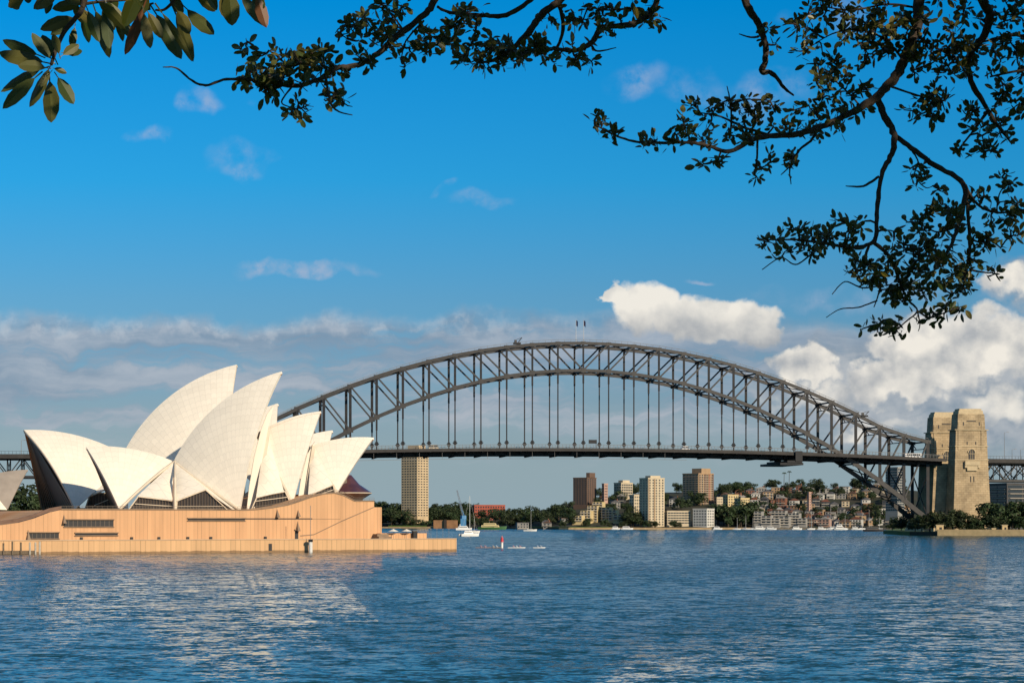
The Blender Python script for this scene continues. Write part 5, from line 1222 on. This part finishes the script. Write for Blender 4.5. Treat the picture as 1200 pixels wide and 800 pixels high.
# ------------------------------------------------------------------ left edge behind the shells
GL = MB(); GL.prism([Vector(((p - 600) / F * y, y, 4)) for p, y in ((-500, 860), (60, 860), (420, 1150), (420, 1500), (-500, 1600))], Vector((0, 0, -6)))
tag(GL.build('quay_ground', GROUND), kind='structure')
for i, (p, y, h, li, lab) in enumerate(((37, 1040, 27, 3, 'bright green tree seen in the gap beside the leftmost tall shell'), (27, 1030, 21, 3, 'mid green tree low behind the small restaurant shell'), (48, 1030, 22, 1, 'green tree mostly hidden behind the dark glass mouth'), (14, 920, 14, 0, 'dark low tree behind the restaurant shell'))):
    x = (p - 600) / F * y; tree(x, y, 4, h, h * .9, 'round', li, lab, 'trees behind the left shells')
for i, (p, y, h, lab) in enumerate(((18, 860, 9, 'dark low building in shade behind the restaurant shell'), (-30, 1000, 14, 'brick building past the left edge'))):
    x = (p - 600) / F * y; e_ = empty('quay_building', (x, y, 4), lab, 'building'); b = MB(); b.box((x, y, 4), 22, 12, h); b.build('wall', bmt('charcoal', COLS['charcoal']), e_); b = MB(); b.box((x, y, 4 + h), 23, 13, .8); b.build('roof', ROOF['grey'], e_)
# ------------------------------------------------------------------ the fig trees the camera looks out from under
def bank_land():
    vs = []; fs = []; nx, ny = 24, 16
    for i in range(nx + 1):
        for j in range(ny + 1):
            x = -60 + 120 * i / nx; y = -40 + 86 * j / ny; z = 7.6 if y < 20 else 7.6 - ((y - 20) / 26) ** 1.2 * 9.5
            vs.append((x, y, z + .25 * mnoise.noise(Vector((x * .2, y * .2, 0)))))
    for i in range(nx):
        for j in range(ny): q = i * (ny + 1) + j; fs.append((q, q + ny + 1, q + ny + 2, q + 1))
    tag(mesh_obj('foreshore_bank', vs, fs, GRASS, None, True), kind='structure')
bank_land()
r5 = random.Random(5)
BARK2 = mat('fig_bark', (.075, .055, .042), .95, var=.5, vscale=6, bump=.02, bscale=30)
def leaf_mat(name, c, c2, trans=.25):
    mt = bpy.data.materials.new(name); mt.use_nodes = True; t = mt.node_tree; b = t.nodes['Principled BSDF']; b.inputs['Roughness'].default_value = .42
    g = t.nodes.new('ShaderNodeNewGeometry'); mi = t.nodes.new('ShaderNodeMix'); mi.data_type = 'RGBA'; mi.inputs[6].default_value = (*c, 1); mi.inputs[7].default_value = (*c2, 1)
    t.links.new(g.outputs['Random Per Island'], mi.inputs[0]); t.links.new(mi.outputs[2], b.inputs['Base Color'])
    tr = t.nodes.new('ShaderNodeBsdfTranslucent'); t.links.new(mi.outputs[2], tr.inputs[0]); ms = t.nodes.new('ShaderNodeMixShader'); ms.inputs[0].default_value = trans
    out = t.nodes['Material Output']; t.links.new(b.outputs[0], ms.inputs[1]); t.links.new(tr.outputs[0], ms.inputs[2]); t.links.new(ms.outputs[0], out.inputs[0])
    return mt
LF = leaf_mat('fig_leaf', (.05, .080, .02), (.15, .13, .035)); LFY = leaf_mat('yellow_fig_leaf', (.75, .42, .04), (.62, .42, .06), .45); LFR = leaf_mat('rusty_leaf', (.20, .085, .03), (.14, .06, .03))

def smooth(pts, n=5):
    """catmull-rom through (px,py,Y,radius) points"""
    out = []
    P_ = [pts[0]] + list(pts) + [pts[-1]]
    for i in range(1, len(P_) - 2):
        for k in range(n):
            t_ = k / n; out.append(tuple(.5 * ((2 * b) + (-a + c) * t_ + (2*a - 5*b + 4*c - d) * t_ * t_ + (-a + 3*b - 3*c + d) * t_ ** 3) for a, b, c, d in zip(P_[i-1], P_[i], P_[i+1], P_[i+2])))
    out.append(tuple(pts[-1])); return out
class Leaves:
    def __init__(s): s.v = []; s.f = []
    def leaf(s, base, d, ln, wd, roll, fold=.25):
        """an oval fig leaf folded along its midrib, on a short stalk"""
        d = d.normalized(); x = d.orthogonal().normalized(); x.rotate(Matrix.Rotation(roll, 3, d)); n = d.cross(x)
        b = len(s.v); st = ln * .24
        prof = ((0.0, .05), (.16, .60), (.42, 1.0), (.72, .90), (.92, .45), (1.0, .04))
        droop = r5.uniform(-.05, .18)
        for t_, w_ in prof:
            c = base + d * (st + ln * t_) - Vector((0, 0, 1)) * droop * ln * t_ * t_
            s.v += [c - x * wd/2 * w_ + n * fold * wd/2 * w_, c, c + x * wd/2 * w_ + n * fold * wd/2 * w_]
        for i in range(5):
            q = b + i * 3; s.f += [(q, q+1, q+4, q+3), (q+1, q+2, q+5, q+4)]
        q = len(s.v); w_ = ln * .018
        s.v += [base - x * w_, base + x * w_, base + d * st + x * w_, base + d * st - x * w_]; s.f.append((q, q+1, q+2, q+3))
def rosette(LV, tip, dirn, ln, n=None, wf=.5):
    """leaves set alternately along the last stretch of a twig, the youngest at its tip"""
    n = n or r5.randint(4, 7); dirn = dirn.normalized(); o0 = dirn.orthogonal().normalized()
    for k in range(n):
        back = k / n * ln * 2.0; a = k * 2.4 + r5.uniform(-.6, .6); sp_ = .25 + .9 * k / n + r5.uniform(-.15, .3)
        o_ = o0.copy(); o_.rotate(Matrix.Rotation(a, 3, dirn))
        dd = dirn * math.cos(sp_) + o_ * math.sin(sp_) + Vector((0, 0, .12)); l_ = ln * r5.uniform(.72, 1.12)
        LV.leaf(tip - dirn * back + o_ * .01, dd, l_, l_ * r5.uniform(wf - .07, wf + .07), r5.uniform(0, 6.28))
def P3(p): return px_at(p[0], p[1], p[2])
def grow(root, branches, zones, ln, LV, twig_r=.012, extra_names=None):
    segs = []
    for br in branches:
        sm_ = smooth(br, 6); pts = [P3(p) for p in sm_]; rad = [p[3] for p in sm_]
        # slight knots and kinks
        pts = [p + Vector((r5.uniform(-1, 1), r5.uniform(-1, 1), r5.uniform(-1, 1))) * rad[i] * .22 for i, p in enumerate(pts)]
        b = MB(); b.tube(pts, [x * r5.uniform(.9, 1.12) for x in rad], 8); b.build('branch', BARK2, root, True)
        segs += [(q[0], q[1], q[2], P3(q)) for q in sm_]
    tw = MB()
    nodes = list(segs)
    for (cx, cy, rx, ry, n) in zones:
        for _ in range(n):
            for _t in range(20):
                a, b_ = r5.uniform(-1, 1), r5.uniform(-1, 1)
                if a * a + b_ * b_ <= 1: break
            px_, py_ = cx + a * rx, cy + b_ * ry
            near = min(nodes, key=lambda q: (q[0] - px_) ** 2 + (q[1] - py_) ** 2 * 1.2 + r5.uniform(0, 60))
            dist = math.hypot(near[0] - px_, near[1] - py_)
            Yd = near[2] + r5.uniform(-1, 1) * (.25 + dist / 60)
            tip = px_at(px_, py_, Yd); s0 = near[3]; L_ = (tip - s0).length
            if L_ < .02: continue
            side = (tip - s0).orthogonal().normalized(); side.rotate(Matrix.Rotation(r5.uniform(0, 6.28), 3, (tip - s0).normalized()))
            mid = s0.lerp(tip, .5) + side * L_ * r5.uniform(.04, .2); m1 = s0.lerp(mid, .5) + side * L_ * .05
            tw.tube([s0, m1, mid, mid.lerp(tip, .55) + side * L_ * .03, tip], [twig_r * 1.7, twig_r * 1.5, twig_r * 1.2, twig_r, twig_r * .8], 4)
            f_ = F / Yd; mp_ = (600 + mid.x * F / mid.y, HZ - (mid.z - CZ) * F / mid.y)
            nodes.append((mp_[0], mp_[1], mid.y, mid)); nodes.append((px_, py_, Yd, tip))
            tw.tube([tip, tip + (tip - mid).normalized() * ln * .1], twig_r * .7, 4)
            d = (tip - mid).normalized() * 1.6 + Vector((r5.uniform(-.5, .5), r5.uniform(-.4, .4), r5.uniform(-.35, .5)))
            rosette(LV, tip, d, ln)
            for k in range(r5.randint(1, 3)):
                t_ = r5.uniform(-.2, .9); q = mid.lerp(tip, t_); LV.leaf(q, Vector((r5.uniform(-1, 1), r5.uniform(-1, 1), r5.uniform(-.7, 1))), ln * r5.uniform(.7, 1), ln * .44, r5.uniform(0, 6.28))
            if r5.random() < .45:                          # bare side twig
                q = mid.lerp(tip, .3); e_ = q + Vector((r5.uniform(-1, 1), r5.uniform(-.6, .6), r5.uniform(-.8, .5))) * L_ * .35; tw.tube([q, q.lerp(e_, .5) + side * L_ * .04, e_], [twig_r, twig_r * .8, twig_r * .4], 4)
    return tw
Y0 = 26.0
def B(*pts, Y=Y0, dy=0.0):
    n = len(pts) - 1; return [(p[0], p[1], Y + dy * i / n, p[2] / 2 * Y / F) for i, p in enumerate(pts)]
fig = empty('fig_tree', (10.8, 24, 7.2), 'large fig tree whose dark leafy branches hang down across the top right', 'tree')
main = [
 B((1084, -60, 15), (1078, 0, 13), (1070, 45, 12), (1058, 75, 11.5), (1045, 95, 11), (1028, 113, 10), (1005, 128, 8.5), (985, 138, 7.5), (960, 150, 7), (930, 158, 6.5), (888, 162, 6), (855, 177, 5), (828, 170, 4), (805, 167, 3.6), (753, 167, 3), (724, 160, 2.2), (697, 146, 1.4), dy=-1.5),
 B((908, 160, 4), (874, 150, 3.2), (845, 137, 2.4), (820, 132, 1.4)), B((857, 146, 2.6), (857, 130, 2.2), (855, 115, 1.8), (852, 101, 1)), B((888, 162, 3), (887, 185, 2.4), (884, 203, 1.2)),
 B((960, 150, 4), (950, 165, 3), (937, 176, 2.6), (926, 195, 2.2), (927, 216, 1)), B((926, 195, 2), (915, 205, 1)),
 B((868, -50, 10), (873, 0, 9), (887, 25, 8), (896, 48, 7.5), (897, 70, 7.5), (893, 84, 7), (905, 86, 5.5), (918, 102, 4), (930, 112, 2), dy=.8),
 B((889, 43, 3), (880, 44, 2.2), (866, 40, 1.2), dy=.2),
 B((1027, 112, 8), (1035, 133, 8), (1048, 158, 7.5), (1045, 180, 6.5), (1033, 206, 5.5), (1028, 245, 5.5), (1027, 275, 5), (1021, 285, 5), (1000, 290, 4), (967, 285, 3.4), (934, 281, 2.6), (898, 281, 1.4), dy=-1.2),
 B((1030, 207, 3), (1012, 218, 2.6), (991, 218, 1.2)), B((967, 285, 3), (948, 300, 2), (932, 310, 1.6), (915, 302, 1.4), (893, 316, 1)),
 B((1024, 284, 5), (1035, 293, 4.5), (1045, 305, 4.2), (1055, 332, 3.4), (1063, 350, 2.8), (1075, 364, 2.2), (1060, 378, 1.6), (1045, 392, 1.0), dy=.4),
 B((1018, 288, 3.6), (1015, 305, 3.0), (1030, 325, 2.4), (1030, 342, 1.8), (1024, 360, 1.2)), B((1030, 335, 2), (1010, 337, 1.8), (990, 330, 1.4), (975, 345, 1)), B((1028, 352, 2), (1006, 360, 1.6), (985, 362, 1.2), (968, 372, .8)),
 B((1075, 364, 2.2), (1090, 372, 2), (1110, 365, 1.6), (1130, 358, 1)), B((1075, 364, 2), (1078, 380, 1.4), (1076, 388, .8)),
 B((1048, 158, 7), (1063, 170, 6.5), (1096, 194, 6), (1129, 216, 6), (1127, 251, 5.5), (1117, 281, 4.5), (1108, 298, 3.5), (1095, 312, 2.2), dy=-.8),
 B((1131, 217, 4.5), (1135, 255, 4.2), (1136, 296, 4), (1131, 320, 3.2), (1129, 337, 2.2), dy=.3),
 B((1131, 217, 3.4), (1145, 239, 3), (1168, 249, 2.8), (1200, 246, 2.4), (1230, 238, 2), dy=.3),
 B((1108, 298, 2.6), (1085, 300, 2), (1062, 296, 1.4)), B((1129, 262, 2.6), (1100, 272, 2), (1078, 262, 1.4)), B((1168, 249, 2), (1171, 228, 1.6), (1182, 212, 1)),
 B((1068, 175, 2.4), (1076, 190, 1.8), (1072, 205, 1.5), (1085, 220, 1.2), (1098, 215, 1)),
 B((1144, -50, 12), (1151, 0, 11), (1160, 17, 10.5), (1153, 43, 9.5), (1136, 66, 8), (1138, 95, 7), (1153, 121, 5.5), (1167, 144, 4), (1186, 169, 1.8), dy=.8), B((1158, 130, 4), (1146, 146, 3), (1137, 158, 1.8)),
 B((1250, 20, 5), (1215, 40, 4), (1180, 42, 3), (1150, 50, 2.4)), B((1225, 80, 4), (1190, 84, 3), (1160, 90, 2)),
 B((1060, 72, 3.4), (1035, 45, 2.8), (1005, 35, 2.2), (975, 40, 1.6), (950, 55, 1)), B((1072, 40, 3.4), (1095, 55, 2.6), (1120, 70, 2), (1135, 90, 1.4)), B((1040, 100, 3), (1075, 112, 2.2), (1105, 118, 1.6)),
 B((1076, 10, 3), (1040, 5, 2.4), (1000, 12, 2), (965, 8, 1.4)), B((1010, 126, 2.6), (990, 105, 2), (970, 90, 1.6), (955, 95, 1)),
 B((776, -30, 8), (770, 0, 7), (761, 18, 6.5), (739, 29, 6.5), (706, 33, 6.5), (692, 51, 6.5), (673, 60, 5), (644, 57, 3.5), (610, 64, 2.2), Y=24, dy=-1),
 B((680, -30, 9), (657, 0, 8.5), (633, 18, 8), (615, 44, 7.5), (585, 68, 5), (560, 74, 2), Y=24), B((652, -2, 5), (660, 30, 4.5), (651, 59, 3.6), (633, 76, 2), Y=24, dy=.4),
 B((640, -20, 6.5), (622, 0, 6), (593, 18, 5.5), (563, 18, 5), (527, 15, 4), (512, 8, 3), Y=23.5), B((692, 51, 3), (700, 60, 2.2), (722, 56, 1), Y=24), B((739, 10, 3), (715, 12, 2), (693, 10, 1.2), Y=24),
 B((530, -30, 8), (510, 0, 8), (497, 18, 7.5), (468, 40, 7), (439, 66, 6.5), (417, 77, 6), (395, 80, 5.5), (371, 94, 5), (343, 101, 5), (301, 94, 4), (266, 93, 3.2), (241, 100, 3), (224, 94, 2.4), (207, 80, 2), (191, 79, 1.2), Y=22, dy=-1.5),
 B((381, 88, 3.4), (384, 105, 3), (388, 122, 2.6), (397, 131, 2), (413, 135, 1.2), Y=21), B((497, 24, 2.6), (476, 48, 2), (470, 70, 1.2), Y=22), B((343, 101, 2.4), (330, 120, 1.8), (345, 128, 1.4), (352, 140, 1), Y=21),
 B((560, 18, 3), (555, 45, 2.4), (545, 62, 1.4), Y=23.5), B((301, 94, 2.4), (320, 75, 2), (345, 60, 1.4), Y=20.8),
]
zones = [(985, 40, 52, 42, 42), (1040, 30, 50, 34, 34), (1100, 40, 52, 46, 46), (1165, 35, 45, 40, 38), (1185, 95, 26, 40, 20), (1110, 95, 40, 34, 26), (1165, 130, 30, 26, 15), (1152, 165, 34, 16, 12), (985, 112, 44, 28, 18), (1090, 130, 30, 18, 10), (960, 70, 22, 30, 10),
         (915, 35, 26, 18, 7), (845, 140, 46, 34, 26), (890, 140, 40, 28, 18), (740, 155, 28, 12, 6), (790, 165, 30, 12, 7), (703, 142, 8, 8, 3), (905, 185, 30, 16, 7), (832, 192, 16, 8, 3), (945, 130, 30, 24, 12), (970, 150, 22, 14, 6), (888, 205, 8, 8, 3),
         (930, 283, 42, 18, 22), (985, 278, 34, 24, 18), (1030, 315, 42, 26, 24), (1075, 290, 34, 28, 28), (1115, 285, 26, 36, 24), (1100, 330, 36, 26, 26), (1060, 335, 36, 22, 16), (1150, 300, 22, 24, 12), (1105, 365, 30, 12, 9), (1030, 378, 28, 10, 7), (1045, 392, 8, 8, 2),
         (1165, 240, 30, 20, 12), (1190, 262, 18, 22, 9), (1182, 212, 14, 9, 4), (1068, 205, 16, 14, 5), (1098, 240, 22, 18, 8),
         (560, 48, 42, 30, 30), (600, 60, 34, 18, 16), (640, 60, 30, 14, 10), (536, 22, 22, 14, 8), (690, 68, 18, 14, 5), (710, 22, 34, 14, 10), (755, 20, 22, 16, 8), (665, 25, 20, 14, 5), (450, 22, 34, 20, 18), (412, 38, 12, 10, 4), (500, 50, 20, 16, 7), (470, 66, 16, 12, 5),
         (340, 78, 44, 20, 24), (320, 100, 34, 12, 11), (380, 82, 26, 22, 12), (345, 128, 12, 12, 4), (400, 108, 14, 10, 4), (290, 66, 14, 10, 3), (365, 60, 14, 14, 5), (425, 60, 20, 14, 5)]
LV = Leaves()
tw = grow(fig, main, [(a, b_, c * 1.1, d * 1.12, int(n * .98 + .5)) for a, b_, c, d, n in zones], .126, LV, .009)
tw.build('twigs', BARK2, fig)
mesh_obj('crown_leaves', LV.v, LV.f, LF, fig)
# trunk, limbs and the unseen upper crown that shades the hanging branches
Tt = Vector((11.2, 24.5, 7.0))
b = MB(); b.tube([Tt + Vector((0, 0, -1)), Tt + Vector((0, 0, .6)), Tt + Vector((-.2, .2, 3)), Tt + Vector((-.4, .5, 6)), Tt + Vector((-.8, .9, 9)), Tt + Vector((-1.6, 1, 12))], [1.5, 1.05, .85, .75, .6, .4], 14); b.build('trunk', BARK2, fig, True)
for tgt in ((1084, -60, 26), (1144, -50, 26), (868, -50, 26), (776, -30, 24), (680, -30, 24), (640, -20, 23.5), (530, -30, 22), (1250, 20, 26), (1225, 80, 26), (1230, 238, 26.3)):
    e_ = px_at(*tgt); s0 = Tt + Vector((-.6, .7, 8.5 if tgt[1] < 0 else 5.5)); up = Vector((0, 0, 1.6 + (s0 - e_).length * .13)) if tgt[1] < 0 else Vector((0, 0, .3))
    r_ = .07 if tgt[1] < 0 else .03
    b = MB(); b.tube([s0, s0.lerp(e_, .3) + up * .8, s0.lerp(e_, .6) + up, s0.lerp(e_, .85) + up * .6, e_], [r_ * 3, r_ * 2.2, r_ * 1.6, r_ * 1.2, r_], 8); b.build('limb', BARK2, fig, True)
UC = Leaves()
def canopy(UC, c, rad, n, ln):
    for _ in range(n):
        d = Vector((r5.gauss(0, 1), r5.gauss(0, 1), r5.gauss(0, 1))).normalized() * r5.uniform(.35, 1) ** .5
        p = Vector((c[0] + d.x * rad[0], c[1] + d.y * rad[1], c[2] + d.z * rad[2]))
        yy_ = p.y
        if yy_ > .8 and CZ + 618 / F * yy_ > p.z - .5 and abs(p.x) < 620 / F * yy_ + .5: continue      # shading leaves that would come into view are dropped
        UC.leaf(p, Vector((r5.uniform(-1, 1), r5.uniform(-1, 1), r5.uniform(-.6, .6))), ln, ln * .5, r5.uniform(0, 6.28), .1)
canopy(UC, (7, 19, 20.5), (10, 7, 3.6), 3000, .55); canopy(UC, (1, 17, 18.5), (7, 6, 2.6), 1500, .5); canopy(UC, (14, 17, 16), (6, 7, 5), 1800, .55)
mesh_obj('unseen_upper_crown', UC.v, UC.f, LF, fig)
# a few yellowing leaves
def single(root, lst, mt, nm, ln):
    for (px_, py_, Y_, dx_, dz_, l_) in lst:
        S = Leaves(); S.leaf(px_at(px_, py_, Y_), Vector((dx_, -.15, dz_)), l_, l_ * .5, 1.4, .15); mesh_obj(nm, S.v, S.f, mt, root)
single(fig, [(460, -3, 21.6, .25, -1, .15), (537, 50, 23.3, .6, -.9, .12), (624, 47, 23.8, .7, -.8, .11), (612, 53, 23.8, -.6, -.9, .10), (705, 28, 23.8, .2, -1, .09), (742, 4, 23.6, .3, -1, .14), (652, 26, 23.8, .2, -1, .08), (965, 30, 25, .3, -1, .12), (1105, 8, 25.2, -.4, -.8, .12), (1030, 318, 24.6, .8, -.4, .10), (1098, 330, 24.6, .5, -.8, .10), (1172, 75, 25.4, .6, -.8, .12)], LFY, 'yellow_leaf', .12)
# the second, nearer fig: big leaves in the top left corner
fig2 = empty('fig_tree', (-6.5, 6.5, 7.3), 'near fig tree showing large close leaves in the top left corner', 'tree')
YN = 11.0
br2 = [B((110, -60, 12), (98, 5, 7), (88, 22, 6), (75, 38, 5.5), (66, 58, 5), (60, 76, 4), Y=YN, dy=-.2), B((150, -60, 10), (150, -10, 6), (165, 6, 4), (180, 4, 2.4), Y=YN), B((98, 5, 4), (120, 2, 3.4), (150, 0, 3), Y=YN), B((240, -60, 8), (215, -14, 5), (195, 10, 3.5), (182, 12, 2.4), Y=YN), B((290, -60, 8), (280, -14, 4), (290, -2, 2.4), Y=YN),
       B((20, -60, 8), (18, -20, 5), (12, -4, 3), Y=YN)]
for br in br2:
    sm_ = smooth(br, 6); b = MB(); b.tube([P3(p) for p in sm_], [p[3] for p in sm_], 8); b.build('branch', BARK2, fig2, True)
L2 = Leaves()
def big(px0, py0, px1, py1, wf=.40, dY=0.0, roll=None, L_=L2):
    a = px_at(px0, py0, YN + dY); c = px_at(px1, py1, YN + dY + r5.uniform(-.05, .05)); d = c - a; ln = d.length
    # broad side roughly towards the viewer
    s_ = Leaves.leaf; n0 = len(L_.v); best = 0 if roll is None else roll
    d0 = d.normalized(); x = d0.orthogonal().normalized(); side = d0.cross(Vector((0, -1, 0))).normalized()
    ang = math.atan2(d0.dot(x.cross(side)), x.dot(side)); L_.leaf(a - d0 * ln * .12, d, ln * .92, ln * wf * .86, ang + r5.uniform(-.5, .5), .22)
for l in ((60, 76, 35, 122, .36), (58, 90, 60, 142, .45), (66, 88, 86, 118, .5), (56, 74, 0, 62, .42), (52, 80, 2, 98, .30), (45, 88, 4, 122, .34), (62, 72, 38, 40, .4), (66, 72, 50, 36, .4), (70, 66, 62, 38, .42), (74, 62, 96, 60, .55), (72, 66, 92, 50, .5), (56, 80, 22, 72, .5), (62, 80, 78, 84, .5), (48, 66, 4, 48, .35), (60, 84, 48, 100, .4),
          (90, 20, 48, 30, .42), (92, 22, 60, 36, .45), (88, 30, 84, 56, .42), (95, 14, 104, 48, .42), (102, 10, 116, 46, .42), (110, 8, 128, 60, .36), (118, 6, 134, 36, .42), (124, 4, 128, 56, .34), (96, 8, 78, -8, .5), (60, -6, 54, 14, .6), (30, -6, 10, 6, .7), (8, -10, 22, 10, .6), (128, 0, 156, 44, .3), (134, 4, 144, 42, .34),
          (168, 12, 176, 54, .36), (172, 12, 190, 44, .42), (180, 12, 212, 62, .38), (186, 10, 224, 62, .16), (204, 12, 226, 64, .3), (206, 10, 222, 36, .5), (216, 8, 250, 40, .42), (228, -6, 252, 12, .5), (238, -16, 254, 8, .5), (268, -14, 272, 30, .58), (264, -12, 262, 18, .5), (280, -8, 312, 26, .42), (290, -12, 310, 6, .5), (72, -14, 40, 8, .5), (176, -4, 160, 20, .5), (150, -8, 176, 8, .5), (196, -10, 214, 14, .5),
          (30, -14, 34, 4, .5), (100, 0, 62, 12, .4), (140, -6, 120, 24, .5), (112, 0, 146, 28, .4), (90, 6, 110, 30, .45), (84, 0, 96, 26, .5)):
    big(*l[:4], l[4], r5.uniform(-.25, .25))
mesh_obj('crown_leaves', L2.v, L2.f, LF, fig2)
LY = Leaves(); big(163, -14, 146, 27, .50, -.9, .1, L_=LY); mesh_obj('yellow_leaf', LY.v, LY.f, LFY, fig2)
for q_ in ((170, 4, 147, 64, .26, -.15), (300, -6, 312, 27, .5, -.1)):
    LR = Leaves(); big(*q_, L_=LR); mesh_obj('rusty_leaf', LR.v, LR.f, LFR, fig2)
T2 = Vector((-6.5, 6.5, 7.2)); b = MB(); b.tube([T2 + Vector((0, 0, -.8)), T2 + Vector((0, 0, 1)), T2 + Vector((.2, .1, 3.5)), T2 + Vector((.9, .8, 6))], [1.0, .7, .5, .35], 12); b.build('trunk', BARK2, fig2, True)
for br in br2:
    e_ = P3(br[0]); s0 = T2 + Vector((.6, .6, 5.4)); b = MB(); b.tube([s0, s0.lerp(e_, .4) + Vector((0, 0, .9)), s0.lerp(e_, .8) + Vector((0, 0, .6)), e_], [.14, .09, .05, br[0][3]], 8); b.build('limb', BARK2, fig2, True)
UC2 = Leaves(); canopy(UC2, (-1.2, 7.5, 14.6), (4.5, 3.0, 1.6), 1300, .34); canopy(UC2, (-4.5, 5, 14), (3.5, 3.5, 1.4), 1500, .34); mesh_obj('unseen_upper_crown', UC2.v, UC2.f, LF, fig2)  # unseen leaves added overhead to shade the near branches
